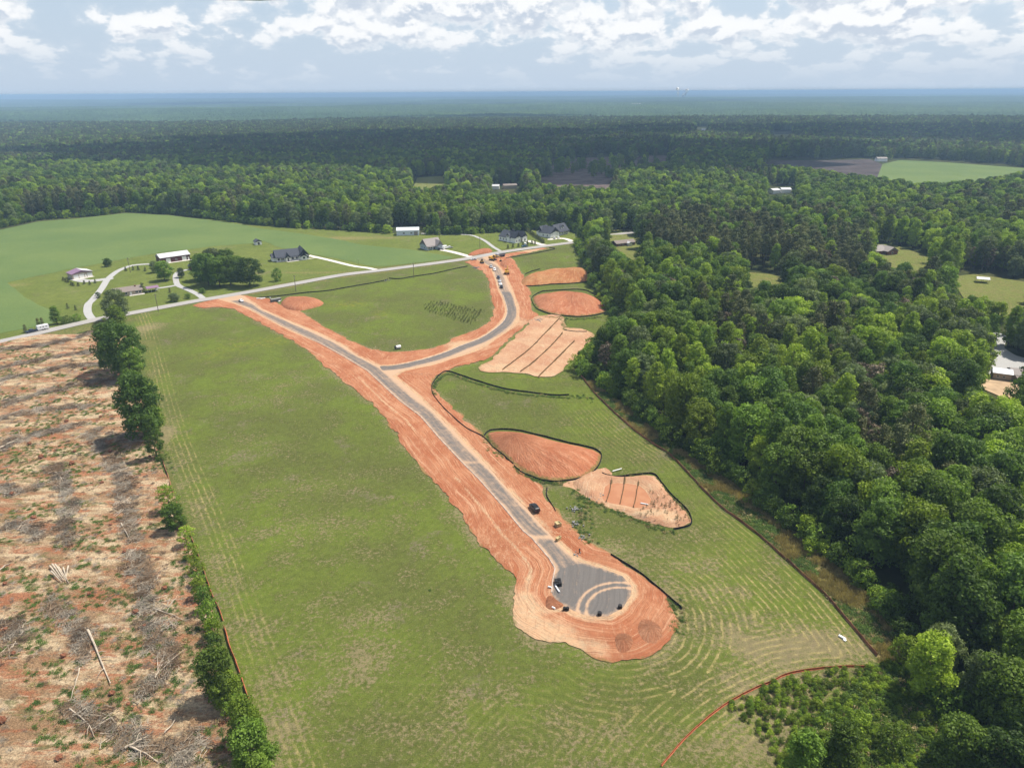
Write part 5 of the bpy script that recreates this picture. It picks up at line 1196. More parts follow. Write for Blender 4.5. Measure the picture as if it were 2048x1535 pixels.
def car(kind, paint, px, py, toward, label, cat='car', group=None, name=None, s=1.0, z=.17):
    """toward: pixel point the front looks at"""
    a, b_ = np.array(P(px, py)), np.array(P(*toward)); d = b_-a; rz = math.atan2(d[1], d[0])
    key = (kind, paint); name = name or {'suv': 'parked_car', 'sedan': 'parked_car', 'pickup': 'pickup_truck'}[kind]
    if key in CARS:
        o = copy_thing(CARS[key], (a[0], a[1], z), rz, label, group, s); o['category'] = cat; return o
    e = empty(name, (a[0], a[1], z), rz, label, cat, group, s)
    sec = car_sections(None, kind); V = []; k = 10
    for x, wl, ws, zb, zs, zt, wt in sec:
        V += [(x, -wl*.9, zb), (x, -wl, zb+.12), (x, -ws, zs-.12), (x, -ws*.985, zs), (x, -wt, zt-.04), (x, -wt*.85, zt), (x, wt*.85, zt), (x, wt, zt-.04), (x, ws*.985, zs), (x, ws, zs-.12), (x, wl, zb+.12), (x, wl*.9, zb)]
    k = 12; n = len(sec)
    q = [(i*k+j, (i+1)*k+j, (i+1)*k+(j+1) % k, i*k+(j+1) % k) for i in range(n-1) for j in range(k)]
    V += [(sec[0][0], 0, .7), (sec[-1][0], 0, .6)]
    t_ = [(n*k, j, (j+1) % k) for j in range(k)]+[(n*k+1, (n-1)*k+(j+1) % k, (n-1)*k+j) for j in range(k)]
    MB().add(V, q, t_).build('body', PT[paint], e, smooth=False)
    cab = [s_ for s_ in sec if s_[5] > s_[4]+.2]; x0, x1 = cab[0][0], cab[-1][0]; ix = sec.index(cab[-1]); nx_ = sec[ix+1]; pv_ = sec[sec.index(cab[0])-1]; zt = cab[1][5]
    def quad(pts, nm): MB().add(pts, [(0, 1, 2, 3)]).build(nm, M_CAR_GL, e)
    c1 = cab[-1]; lerp = lambda p, q_, f: tuple(p[i]+(q_[i]-p[i])*f for i in range(3))
    up_ = .02
    T0, T1 = (c1[0], -c1[6]*.86, c1[5]), (nx_[0], -nx_[6]*.86, nx_[5]); U0, U1 = (c1[0], c1[6]*.86, c1[5]), (nx_[0], nx_[6]*.86, nx_[5])
    f = lambda p: (p[0]+.02, p[1], p[2]+up_)
    quad([f(lerp(T0, T1, .08)), f(lerp(T0, T1, .88)), f(lerp(U0, U1, .88)), f(lerp(U0, U1, .08))], 'windscreen')
    c0 = cab[0]; T0, T1 = (c0[0], -c0[6]*.86, c0[5]), (pv_[0], -pv_[6]*.86, pv_[5]); U0, U1 = (c0[0], c0[6]*.86, c0[5]), (pv_[0], pv_[6]*.86, pv_[5])
    f = lambda p: (p[0]-.02, p[1], p[2]+up_)
    quad([f(lerp(U0, U1, .12)), f(lerp(U0, U1, .8)), f(lerp(T0, T1, .8)), f(lerp(T0, T1, .12))], 'rear_window')
    for sy in (-1, 1):
        for (s0, s1) in zip(cab[:-1], cab[1:]):
            A0, A1 = (s0[0]+.06, sy*s0[2]*.985, s0[4]), (s0[0]+.06, sy*s0[6], s0[5]-.04); B0, B1 = (s1[0]-.06, sy*s1[2]*.985, s1[4]), (s1[0]-.06, sy*s1[6], s1[5]-.04)
            g = lambda p: (p[0], p[1]+sy*.025, p[2]+.01)
            pts = [g(lerp(A0, A1, .1)), g(lerp(B0, B1, .1)), g(lerp(B0, B1, .88)), g(lerp(A0, A1, .88))]
            quad(pts if sy < 0 else pts[::-1], 'side_window')
        xw = (1.42, -1.42) if kind != 'pickup' else (1.75, -1.75)
        for x in xw:
            wv = wheel_mb(x, sy*.86, .36 if kind != 'sedan' else .33).build('wheel', M_TYRE, e)
            MB().tube([(x, sy*.965, .35), (x, sy*.985, .35)], .21, 10).build('rim', M_RIM, wv)
        xf, xr = sec[-1][0], sec[0][0]
        MB().box(xf-.12, xf+.02, sy*.62-.14, sy*.62+.14, .62, .76).build('headlight', M_LAMP, e); MB().box(xr-.02, xr+.10, sy*.66-.12, sy*.66+.12, .74, .92).build('tail_light', M_TAIL, e)
        MB().box(.78, .92, sy*1.0-.08, sy*1.0+.08, 1.02, 1.16).build('wing_mirror', PT[paint], e)
    if kind == 'pickup': MB().box(-2.65, -.9, -.84, .84, 1.095, 1.10).build('bed', M_TYRE, e)
    CARS[key] = e; return e
car('suv', 'black', 1069, 1020, (1045, 990), 'glossy black car parked on the red dirt beside the new road', z=.30)
G_Q = 'vehicles parked in line along the side road'
car('pickup', 'silver', 982, 535, (987, 545), 'silver pickup first in the roadside line, nearest the county road', 'pickup', G_Q)
car('suv', 'white', 989, 541, (994, 552), 'white van-like car right behind the silver pickup in the line', group=G_Q)
car('suv', 'navy', 997, 557, (1000, 566), 'dark blue car heading the rear group of the roadside line', group=G_Q)
car('sedan', 'silver', 999.5, 563.5, (1001, 573), 'silver car between the dark blue and white cars of the line', group=G_Q)
car('sedan', 'white', 1001, 570, (1003, 579), 'white car second to last in the roadside line', group=G_Q)
car('suv', 'black', 1003, 576, (1005, 586), 'black car last in the roadside line, nearest the bend', group=G_Q)
car('sedan', 'silver', 947.5, 520.5, (935, 522), 'silver car at the mouth of the side road', z=.22)
car('sedan', 'white', 482.5, 603.5, (470, 596), 'white car driving off the new road entrance', z=.2)
car('pickup', 'blue', 1049.5, 494.5, (1030, 497), 'teal pickup on the county road before the steep-gabled house', 'pickup', z=.23)
car('suv', 'white', 1051, 489.5, (1060, 484), 'white car parked by the drive of the steep-gabled house')
car('sedan', 'silver', 1109, 477.5, (1112, 470), 'silver car left of two before the double garage')
car('sedan', 'white', 1117, 476.5, (1119, 469), 'white car right of two before the double garage')
car('suv', 'black', 878, 499.5, (876, 494), 'black car close to the garage of the blue-grey house')
car('pickup', 'white', 899, 496.5, (885, 498), 'white pickup behind the box trailer at the blue-grey house', 'pickup')
car('suv', 'white', 1988, 692, (1992, 670), 'white car farther up the gravel yard', z=.3)
car('pickup', 'white', 1990, 711, (1994, 690), 'white pickup nearer the tan building in the gravel yard', 'pickup', z=.3)
car('pickup', 'navy', 64, 665, (20, 675), 'dark pickup towing a white trailer on the county road', 'pickup', z=.22)
def trailer(px, py, toward, label, L_=5.2, h_=2.2, wd=2.3):
    a, b_ = np.array(P(px, py)), np.array(P(*toward)); d = b_-a
    e = empty('box_trailer', (a[0], a[1], .2), math.atan2(d[1], d[0]), label, 'trailer')
    MB().prism([(-L_/2, .5), (L_/2, .5), (L_/2+.3, 1.0), (L_/2, h_+.4), (-L_/2+.1, h_+.45), (-L_/2, h_+.3)], -wd/2, wd/2).build('box', PT['white'], e)
    MB().tube([(L_/2+.2, 0, .55), (L_/2+1.5, 0, .5)], .06, 5).build('tow_bar', M_TYRE, e)
    for sy in (-1, 1):
        for x in (-.45, .45): wheel_mb(x, sy*(wd/2+.06), .34).build('wheel', M_TYRE, e)
        for x in (-1.4, 0, 1.3): MB().box(x-.3, x+.3, sy*(wd/2+.012)-.01, sy*(wd/2+.012)+.01, 1.6, 2.0).build('window', M_CAR_GL, e)
    MB().box(-L_/2-.03, -L_/2-.005, -.9, .9, .6, 2.3).build('rear_door', M_TRIM, e)
trailer(87, 659.5, (40, 669), 'white horse trailer behind the dark pickup on the county road')
trailer(889, 498.5, (884, 500), 'white box trailer on the drive of the blue-grey house', 4.6, 2.3)

# ------------------------------------------------------------------ machines
M_YEL = plain('machine_yellow', (.50, .28, .035), .6, .3, .3); M_TRACK = plain('track_steel', (.045, .035, .03), .8, .2)
def excavator(px, py, toward, label, up=True, s=1.0, name='excavator'):
    a, b_ = np.array(P(px, py)), np.array(P(*toward)); d = b_-a
    e = empty(name, (a[0], a[1], .2), math.atan2(d[1], d[0]), label, 'excavator', None, s)
    for sy in (-1, 1):
        tb = MB(); tb.prism([(-1.9, .35), (-1.6, .02), (1.6, .02), (1.9, .35), (1.7, .78), (-1.7, .78)], sy*1.15-.3, sy*1.15+.3); tb.build('track', M_TRACK, e)
    MB().box(-.7, .7, -.85, .85, .5, 1.0).build('undercarriage', M_TRACK, e)
    MB().prism([(-2.2, 1.0), (.9, 1.0), (.9, 1.5), (-.6, 1.55), (-.7, 2.1), (-2.0, 2.15), (-2.3, 1.7)], -1.25, 1.25).build('upper_body', M_YEL, e)
    c_ = MB().prism([(-.3, 1.5), (1.2, 1.5), (1.3, 2.2), (.9, 2.95), (-.3, 2.95)], .25, 1.2).build('cab', M_YEL, e)
    MB().prism([(-.1, 2.0), (1.28, 2.0), (.95, 2.85), (-.1, 2.85)], .2, 1.24).build('cab_glass', M_CAR_GL, c_)
    p = [(.9, -.3, 1.5), (2.6, -.3, 4.0), (4.6, -.3, 3.7)] if up else [(.9, -.3, 1.5), (2.8, -.3, 3.1), (5.0, -.3, 2.4)]
    MB().tube(p, [.26, .30, .18], 6).build('boom', M_YEL, e)
    s0 = p[-1]; s1 = (s0[0]+.6, -.3, .9 if not up else 1.5); MB().tube([(s0[0]-.3, -.3, s0[2]+.4), s0, s1], [.12, .2, .14], 6).build('stick', M_YEL, e)
    MB().prism([(s1[0]-.7, s1[2]-.7), (s1[0]+.2, s1[2]-.8), (s1[0]+.4, s1[2]-.1), (s1[0], s1[2]+.1), (s1[0]-.5, s1[2]-.2)], -.85, .25).build('bucket', M_TRACK, e)
    MB().tube([(.9, 0, 1.7), (2.3, -.3, 3.2)], .08, 5).build('ram', M_RIM, e)
excavator(986, 521, (1000, 523), 'yellow excavator working at the side road entrance', False, 1.3)
excavator(1014, 548, (1014, 530), 'yellow excavator with raised arm on the red earth right of the side road', True, 1.15)
def loader(px, py, toward, label, s=1.0):
    a, b_ = np.array(P(px, py)), np.array(P(*toward)); d = b_-a
    e = empty('skid_loader', (a[0], a[1], .2), math.atan2(d[1], d[0]), label, 'loader', None, s)
    MB().prism([(-1.4, .4), (1.1, .4), (1.1, 1.1), (-.5, 1.3), (-1.5, 1.2)], -.65, .65).build('chassis', M_YEL, e)
    c_ = MB().prism([(-.6, 1.2), (.6, 1.1), (.7, 1.6), (.4, 2.1), (-.6, 2.1)], -.5, .5).build('cab', M_TRACK, e); MB().prism([(-.4, 1.4), (.63, 1.4), (.4, 1.95), (-.4, 1.95)], -.53, .53).build('cab_glass', M_CAR_GL, c_)
    for sy in (-1, 1):
        for x in (-.8, .7): wheel_mb(x, sy*.85, .42, .3).build('wheel', M_TYRE, e)
        MB().tube([(-1.2, sy*.78, 1.5), (.4, sy*.78, 1.3), (1.6, sy*.78, .5)], .1, 5).build('lift_arm', M_YEL, e)
    MB().prism([(1.5, .15), (2.3, .12), (2.2, .25), (1.75, .35), (1.7, .9), (1.5, .9)], -.9, .9).build('bucket', M_TRACK, e)
loader(964, 526, (970, 535), 'small yellow loader near the gravel patch at the side road mouth', 1.3)
# dump truck parked by the road
a, b_ = np.array(P(1001, 514)), np.array(P(990, 516)); d = b_-a
e = empty('dump_truck', (a[0], a[1], .2), math.atan2(d[1], d[0]), 'grey dump truck standing between the excavator and the county road', 'truck')
MB().prism([(1.9, .7), (4.0, .7), (4.1, 1.5), (3.6, 2.7), (1.9, 2.8)], -1.15, 1.15).build('cab', PT['silver'], e); MB().prism([(-3.8, 1.1), (1.6, 1.1), (1.8, 2.7), (-4.0, 2.6)], -1.2, 1.2).build('tipper', plain('tipper_steel', (.16, .16, .17), .6, .3, .2), e)
MB().box(-3.6, 3.9, -.5, .5, .6, 1.0).build('chassis', M_TRACK, e); MB().box(3.62, 4.06, -1.0, 1.0, 1.7, 2.5).build('windscreen', M_CAR_GL, e)
for sy in (-1, 1):
    for x in (3.1, -1.6, -2.8): wheel_mb(x, sy*1.0, .5, .35).build('wheel', M_TYRE, e)

# ------------------------------------------------------------------ small things on the site
M_BLKP = plain('black_plastic', (.010, .010, .011), .5, .3, .2); M_PVC = plain('white_pipe_plastic', (.72, .73, .74), .4, .3, .1); M_YCON = plain('buff_concrete', (.42, .33, .17), .9, .1, .3); M_BLUEG = plain('blue_grey_stone', (.23, .225, .215), .9, .1, .3)
def basin_box(px, py, rz, label, w_=1.5, l=1.2, h=.9):
    a = P(px, py); e = empty('catch_basin', (a[0], a[1], .25), rz, label, 'drain box')
    mb = MB()
    for x0, x1, y0, y1 in ((-w_/2, w_/2, -l/2, -l/2+.16), (-w_/2, w_/2, l/2-.16, l/2), (-w_/2, -w_/2+.16, -l/2+.163, l/2-.163), (w_/2-.16, w_/2, -l/2+.163, l/2-.163)): mb.box(x0, x1, y0, y1, 0, h)
    mb.build('concrete_ring', M_YCON, e); MB().box(-w_/2+.17, w_/2-.17, -l/2+.17, l/2-.17, .0, .25).build('dark_inside', M_BLKP, e)
    MB().box(-w_/2-.1, w_/2*.2, -l/2-.05, l/2+.05, h+.004, h+.12).build('lid', M_YCON, e)
basin_box(1116, 1052, .5, 'buff concrete drain box on the dirt, upper of two below the black car', 1.5, 1.5, 1.0)
basin_box(1117, 1080, .9, 'lower narrow concrete drain box on the dirt above the cul-de-sac', 1.8, .7, .8)
def bucket_group(px, py, n, label, sz=.42):
    a = P(px, py); e = empty('drain_barrel_set', (a[0], a[1], .25), random.uniform(0, 3), label, 'barrels')
    for i in range(n):
        x, y = (i-(n-1)/2)*sz*1.7, .15*(i % 2)
        MB().tube([(x, y, 0), (x, y, .75)], [sz, sz*.9], 10).build('barrel', M_BLKP, e)
bucket_group(1132, 1220, 2, 'pair of black barrels at the left rim of the cul-de-sac'); bucket_group(1199, 1230, 1, 'black barrel at the bottom rim of the cul-de-sac', .55); bucket_group(1240, 1216, 1, 'black barrel at the lower right rim of the cul-de-sac', .55)
a = P(1116, 1168); e = empty('pallet_stack', (a[0], a[1], .18), .1, 'black crate stack standing on the cul-de-sac tarmac', 'crates')
for i in range(2):
    for j in range(3): MB().box(-.8+i*.82, -.8+i*.82+.76, -1.1+j*.76, -1.1+j*.76+.7, 0, .85+.1*((i+j) % 2)).build('crate', M_BLKP, e)
def pipe(pts, r, label, mt=M_PVC, name='pipe', z=.28): 
    w_ = PL(pts); c0 = w_[0]
    return MB().tube([(x-c0[0], y-c0[1], 0) for x, y in w_], r, 8).build(name, mt, None, smooth=False, label=label, cat='pipe')
for o, p0 in ((pipe([(1112, 1164), (1111, 1174), (1116, 1182), (1119, 1186)], .22, 'bent white pipe lying beside the black crates'), (1112, 1164)),
              (pipe([(1104, 1193), (1110, 1196)], .22, 'short white pipe near the kerb heap'), (1104, 1216)), (pipe([(1097, 1174), (1104, 1176)], .2, 'short white pipe outside the kerb'), (1096, 1175)),
              (pipe([(1225, 944), (1243, 939)], .16, 'thin white pipe on the grass above the muddy pond'), (1225, 944)), (pipe([(1281, 1007), (1296, 1010)], .2, 'white pipe lying at the edge of the muddy water'), (1281, 1008))):
    x, y = P(*p0); o.location = (x, y, .45)
a = P(797, 697.5); e = empty('water_tank', (a[0], a[1], .1), .5, 'white cylindrical tank lying at the bottom of the central meadow', 'tank')
MB().tube([(-1.25, 0, 1.0), (-1.1, 0, 1.0), (1.1, 0, 1.0), (1.25, 0, 1.0)], [.5, .8, .8, .5], 14).build('shell', PT['white'], e)
for x in (-.7, .7): MB().box(x-.1, x+.1, -.6, .6, 0, .4).build('foot', M_TRACK, e)
MB().tube([(-1.9, 0, 1), (-1.27, 0, 1)], .72, 12).build('end_cap', M_BLKP, e)
a = P(552, 603); e = empty('storage_bin', (a[0], a[1], .2), .7, 'grey steel bin beside the low red pile', 'bin')
MB().prism([(-3, 0), (2.6, 0), (3.1, 1.7), (-3, 1.7)], -1.2, 1.2).build('shell', plain('bin_steel', (.13, .14, .13), .7, .3, .3), e); MB().box(-2.8, 2.9, -1.05, 1.05, 1.702, 1.72).build('load', M_BLUEG, e)
for sy in (-1, 1): MB().box(-3, 2.8, sy*1.25-.05, sy*1.25+.05, .8, .95).build('rib', M_TRACK, e)
for i, (px_, py_) in enumerate([(518, 598), (526, 598), (560, 603), (541, 597)]):
    x, y = P(px_, py_); o = MB().tube([(-1.4, 0, .35), (1.4, .3, .35)], .3, 8).build('pipe', M_PVC if i != 3 else M_GRAVEL, None, label=['leftmost white pipe by the new road entrance', 'white pipe lying between another pipe and the steel bin', 'white pipe against the low red pile', 'grey pipe behind the steel bin'][i], cat='pipe'); o.location = (x, y, .1); o.rotation_euler = (0, 0, i*.6)
a = P(1684, 1275); e = empty('pipe_offcut', (a[0], a[1], .05), -.9, 'small white object lying alone in the striped lower field', 'debris')
MB().box(-.8, .8, -.25, .25, 0, .35).build('sheet', M_PVC, e); MB().box(.5, 1.1, -.6, 0, 0, .2).build('flap', M_PVC, e)
a = P(1159, 1106); e = empty('marker_post', (a[0], a[1], .2), 0, 'dark stub post standing in the dirt above the cul-de-sac', 'post'); MB().tube([(0, 0, 0), (0, 0, 1.1)], .14, 8).build('post', M_BLKP, e); MB().tube([(0, 0, 1.1), (0, 0, 1.3)], .2, 8).build('cap', M_BLKP, e)
# rocks
def rocks(px, py, n, spread, label, mt=M_BLUEG, s=.3, flat=1.0, ang=0.0):
    a = np.array(P(px, py)); mb = MB(); r_ = np.random.default_rng(int(px))
    for i in range(n):
        c = np.array([r_.normal(0, spread), r_.normal(0, spread*flat)]); c = np.array([c[0]*math.cos(ang)-c[1]*math.sin(ang), c[0]*math.sin(ang)+c[1]*math.cos(ang)]); k = s*r_.uniform(.6, 1.5)
        V = np.array([(x, y, z) for x in (-1, 1) for y in (-1, 1) for z in (-1, 1)], float)*k*r_.uniform(.6, 1.0, (8, 3))+(c[0], c[1], k*.5)
        mb.add(V, [(0, 1, 3, 2), (4, 6, 7, 5), (0, 4, 5, 1), (2, 3, 7, 6), (0, 2, 6, 4), (1, 5, 7, 3)])
    o = mb.build('riprap', mt, None, kind='stuff'); o.location = (a[0], a[1], .15); return o
for px_, py_, n, sp_ in [(1148, 1019, 26, .8), (1151, 1049, 22, .8), (1192, 993, 40, 1.1), (1165, 1076, 14, .7), (1078, 640, 60, 1.6), (953, 536, 60, 1.7), (1152, 1109, 12, .5), (773, 561, 26, 1.4), (1016, 529, 20, 1.2)]:
    rocks(px_, py_, n, sp_, '', s=.17)
rocks(1020, 533, 14, 1.0, '', M_YCON, .5)

# ------------------------------------------------------------------ power poles
M_POLE = plain('pole_wood', (.17, .135, .105), .95, .05, .25)
for i, (px_, py_, lb) in enumerate([(317, 623, 'wooden power pole beside the county road left of the farm driveway mouth'), (592, 583, 'wooden power pole by the road above the low red pile'), (828, 556, 'wooden power pole standing over the middle of the meadow fence'), (261, 545, 'wooden pole beside the driveway to the red barn'), (960, 499, 'wooden pole beside the gravel lane above the red pile'), (880, 487, 'wooden pole behind the blue-grey house'), (717, 528, 'short pole at the edge of the crop field')]):
    x, y = P(px_, py_); h = 10.5 if i != 6 else 4
    if i: 
        o = copy_thing(pole0, (x, y, 0), .35+.2*(i % 3), lb, 'power poles along the county road', h/10.5); continue
    pole0 = e = empty('power_pole', (x, y, 0), .35, lb, 'power pole', 'power poles along the county road')
    MB().tube([(0, 0, 0), (0, 0, 5), (0, 0, h)], [.19, .16, .12], 8).build('pole', M_POLE, e)
    ca = MB().box(-1.1, 1.1, .12, .24, h-.7, h-.56).build('crossarm', M_POLE, e)
    for x_ in (-1, -.4, .4, 1): MB().tube([(x_, .18, h-.557), (x_, .18, h-.3)], .05, 6).build('insulator', M_PVC, ca)
    MB().tube([(0, -.35, h-2.2), (0, -.35, h-1.3)], .22, 8).build('transformer', M_BLUEG, e)

# ------------------------------------------------------------------ felled timber and brush on the cleared land
M_LOG = plain('bleached_wood', (.42, .35, .27), .9, .1, .3, scale=.8); M_TWIG = plain('grey_brush', (.30, .26, .205), .95, .05, .35); M_TWIG2 = plain('brown_brush', (.20, .14, .09), .95, .05, .35); M_SOILR = plain('red_root_soil', (.22, .095, .055), .97, .03, .35)
def log(pts, r, label, z=.75, limbs=(), group=None):
    w_ = PL(pts); n = 5; ln = smooth_line(w_, 4) if len(w_) > 2 else np.array([w_[0]+(w_[1]-w_[0])*f for f in np.linspace(0, 1, n)])
    o2 = ln[0]; k = len(ln)
    e = empty('fallen_log', (o2[0], o2[1], z), 0, label, 'log', group)
    MB().tube([(x-o2[0], y-o2[1], .12*math.sin(i*1.7)) for i, (x, y) in enumerate(ln)], np.linspace(r, r*.3, k), 7).build('stem', M_LOG, e)
    for f, L_, a_ in limbs:
        p = ln[int(f*(k-1))]-o2; d = ln[-1]-ln[0]; th = math.atan2(d[1], d[0])+a_
        MB().tube([(p[0], p[1], 0), (p[0]+math.cos(th)*L_*.5, p[1]+math.sin(th)*L_*.5, .5), (p[0]+math.cos(th)*L_, p[1]+math.sin(th)*L_, .3)], [r*.4, r*.28, .03], 5).build('limb', M_LOG, e)
log([(177, 1264), (190, 1292), (205, 1330), (223, 1372)], .30, 'long bleached log lying straight in the middle of the lower clearing', limbs=((.65, 4, .8), (.8, 2.5, -.7), (.5, 2, .9)))
for i, (p0, p1) in enumerate([((101, 1136), (124, 1163)), ((106, 1133), (129, 1166)), ((112, 1134), (134, 1168)), ((118, 1138), (139, 1170)), ((128, 1140), (136, 1166)), ((104, 1148), (126, 1170)), ((138, 1136), (133, 1160))]):
    log([p0, p1], .24, '%s log from the left in the fan of stacked logs' % ordinal(i+1), .8+.12*(i % 3), group='logs stacked in a fan in the clearing')
for p, r, lb, lm in [([(161, 1340), (156, 1360), (148, 1385), (143, 1405)], .14, 'thin grey limb lying left of the long bleached log', ()), ([(252, 1500), (274, 1488), (297, 1476)], .26, 'brown log near the bottom of the clearing', ((.5, 2, .9),)), ([(141, 1422), (160, 1436), (180, 1455), (190, 1478)], .18, 'forked grey branch in the lower clearing', ((.4, 5, .6), (.7, 3, -.5))),
        ([(262, 1498), (290, 1510), (320, 1530)], .2, 'grey dead treetop at the very bottom of the clearing', ((.2, 5, .5), (.4, 4, -.6), (.6, 4, .4))), ([(0, 900), (18, 890), (40, 880)], .35, 'thick pale log at the left edge of the clearing', ()), ([(311, 1360), (325, 1335), (345, 1320)], .2, 'pale spread branches beside the long log', ((.1, 7, .3), (.2, 8, -.2), (.3, 6, .6))),
        ([(330, 1470), (348, 1450), (352, 1440)], .16, 'grey limb pointing at the hedge near the bottom', ()), ([(0, 1145), (10, 1136), (22, 1130)], .22, 'short pale log at the left edge level with the log fan', ()), ([(243, 1050), (252, 1066), (262, 1085)], .2, 'pale broken trunk in the middle windrow', ((.3, 3, .7),)), ([(98, 950), (112, 948), (122, 958), (130, 972)], .22, 'curved grey trunk in the left windrow', ((.5, 3, .5),)), ([(310, 1222), (342, 1232), (372, 1246)], .16, 'slim dark log pointing to the hedge', ())]:
    log(p, r, lb, limbs=lm)
# root balls
RB = []
def rootball(seed):
    r_ = np.random.default_rng(seed); n, m_ = 9, 6; V = []
    for i in range(m_+1):
        la = math.pi*i/m_
        for j in range(n):
            lo = 2*math.pi*j/n; k = r_.uniform(.75, 1.2); V.append((math.sin(la)*math.cos(lo)*k*.9, math.sin(la)*math.sin(lo)*k, .55+math.cos(la)*k*.7))
    return MB().add(V, [(i*n+j, (i+1)*n+j, (i+1)*n+(j+1) % n, i*n+(j+1) % n) for i in range(m_) for j in range(n)])
rb_px = [(118, 775), (202, 836), (134, 845), (222, 1052), (25, 990), (145, 930), (60, 890), (170, 740), (240, 800), (83, 917), (221, 905), (250, 1106), (11, 1170), (12, 1262), (225, 1390), (258, 1412), (150, 905), (300, 915), (272, 1228), (28, 1310), (128, 1315), (6, 1445), (120, 1520), (290, 1255), (205, 968), (68, 1040), (180, 1190), (330, 1180)]
for i, (px_, py_) in enumerate(rb_px):
    x, y = P(px_, py_); s_ = random.uniform(.5, 1.0)
    if i == 0:
        rb0 = e = empty('uprooted_stump', (x, y, .4), 0, '', 'stump', 'uprooted stumps on the cleared land', s_)
        rootball(5).build('root_ball', M_SOILR, e)
        st = MB(); [st.tube([(0, 0, .6), (math.cos(a)*1.6, math.sin(a)*1.2, .3+.7*abs(math.sin(a*3)))], [.12, .03], 4) for a in np.linspace(0, 5.5, 8)]; st.build('roots', M_TWIG2, e, kind='stuff'); o = e
    else: o = copy_thing(rb0, (x, y, .4), random.uniform(0, 6), '', None, s_)
    o['label'] = 'red-earth uprooted stump, %s from the top of the clearing' % (ordinal(1+sorted(range(len(rb_px)), key=lambda k_: rb_px[k_][1]).index(i)))
# scatter kinds
PR_BR = bpy.data.collections.new('brush_kinds')
for g in range(5):
    r_ = np.random.default_rng(40+g); mb = MB(); n = 46
    main = r_.uniform(0, 3.14)
    for i in range(n):
        th = r_.normal(main, .8); L_ = r_.uniform(1.0, 3.2); c = r_.normal(0, .9, 3)*(1, 1, .25)+(0, 0, .45); dz = r_.uniform(-.3, .5)
        d = np.array([math.cos(th), math.sin(th), dz*.5])*L_/2; b2 = r_.normal(0, .15, 3)
        mb.tube([c-d, c+b2, c+d], [.055*r_.uniform(.6, 1.8), .04, .012], 3, False)
    PR_BR.objects.link(bpy.data.objects.new('brush_%d' % g, mb.mesh('brush', M_TWIG if g < 3 else M_TWIG2)))
for g in range(2):
    r_ = np.random.default_rng(52+g); mb = MB()
    for i in range(9):
        th = r_.normal(0, 1.0); L_ = r_.uniform(2.0, 4.5); c = np.r_[r_.normal(0, 1.2, 2), .35]; d = np.array([math.cos(th), math.sin(th), r_.uniform(-.08, .15)])*L_/2
        mb.tube([c-d, c+r_.normal(0, .12, 3), c+d], [.10, .07, .02], 4, False)
    PR_BR.objects.link(bpy.data.objects.new('brush_%d' % (5+g), mb.mesh('brush', M_LOG)))
L_WEED = leaf_mat('weed_leaves', (.075, .135, .024), (.110, .165, .034), .25); L_STRAW = leaf_mat('dry_grass_leaves', (.36, .28, .14), (.27, .225, .10), .25, .3)
PR_WD = bpy.data.collections.new('weed_kinds')
for g in range(4):
    r_ = np.random.default_rng(60+g); n = 110; c = r_.normal(0, .42, (n, 3))*(1, 1, .45); c[:, 2] = np.abs(c[:, 2])+.08
    V, q_, tn = leaves(c, np.column_stack([r_.normal(0, .6, n), r_.normal(0, .6, n), np.ones(n)]), .14, r_)
    PR_WD.objects.link(bpy.data.objects.new('weed_%d' % g, mesh_np('weed', V, [q_], [L_WEED if g != 3 else L_STRAW], None, {'tint': tn})))
PR_ST = bpy.data.collections.new('straw_kinds')
for g in range(3):
    r_ = np.random.default_rng(70+g); mb = MB()
    V, q_ = [], []
    for i in range(60):
        b0 = r_.normal(0, .4, 2); t1 = b0+r_.normal(0, .25, 2); h_ = r_.uniform(.4, 1.1); w2 = r_.normal(0, .05, 2)
        k = len(V); V += [(b0[0], b0[1], 0), (b0[0]+w2[0], b0[1]+w2[1], 0), (t1[0]+w2[0], t1[1]+w2[1], h_), (t1[0], t1[1], h_)]; q_.append((k, k+1, k+2, k+3))
    PR_ST.objects.link(bpy.data.objects.new('straw_%d' % g, mesh_np('straw', V, [np.array(q_)], [L_STRAW], None, {'tint': r_.uniform(0, 1, len(V))})))
def along(rows, step_, wid, jitter=1.0):
    X_, Y_ = [], []
    for rw in rows:
        ln = resample(smooth_line(PL(rw), 5), step_); m_ = len(ln)
        X_.append(ln[:, 0]+rng.normal(0, wid, m_)); Y_.append(ln[:, 1]+rng.normal(0, wid*.8, m_))
    return np.concatenate(X_), np.concatenate(Y_)
cz = lambda x, y: .30+fbm(x, y, 7, 4, 4)*.8
ROWS = [[(-100, 715), (0, 702), (120, 685), (205, 660)], [(-100, 752), (0, 738), (103, 716), (205, 702)], [(-120, 790), (0, 763), (117, 737), (225, 728)], [(0, 812), (44, 798), (117, 778), (200, 762), (240, 770)], [(-80, 865), (0, 840), (80, 822), (190, 812)], [(-60, 925), (0, 898), (38, 880), (111, 863), (164, 848)],
        [(188, 858), (193, 880), (195, 906)], [(223, 915), (236, 940), (249, 960), (249, 992), (258, 1050), (262, 1085)], [(103, 930), (123, 962), (141, 1000), (135, 1050), (125, 1090)], [(262, 1105), (275, 1123), (293, 1167), (299, 1217), (317, 1273), (331, 1302), (311, 1358), (293, 1400)],
        [(100, 1205), (117, 1231), (155, 1249), (176, 1320)], [(120, 1410), (141, 1422), (205, 1451), (249, 1466), (293, 1495), (366, 1495), (396, 1460)], [(225, 870), (262, 880), (290, 882)], [(0, 975), (40, 985), (90, 970)], [(0, 1245), (25, 1255), (40, 1300)], [(0, 1060), (40, 1050), (80, 1080)], [(350, 1500), (380, 1540), (420, 1560)]]
ax_, ay_ = along(ROWS, .50, 1.5); n_ = len(ax_)
bx2, by2 = rng.uniform(-260, -45, 6500), rng.uniform(70, 330, 6500)
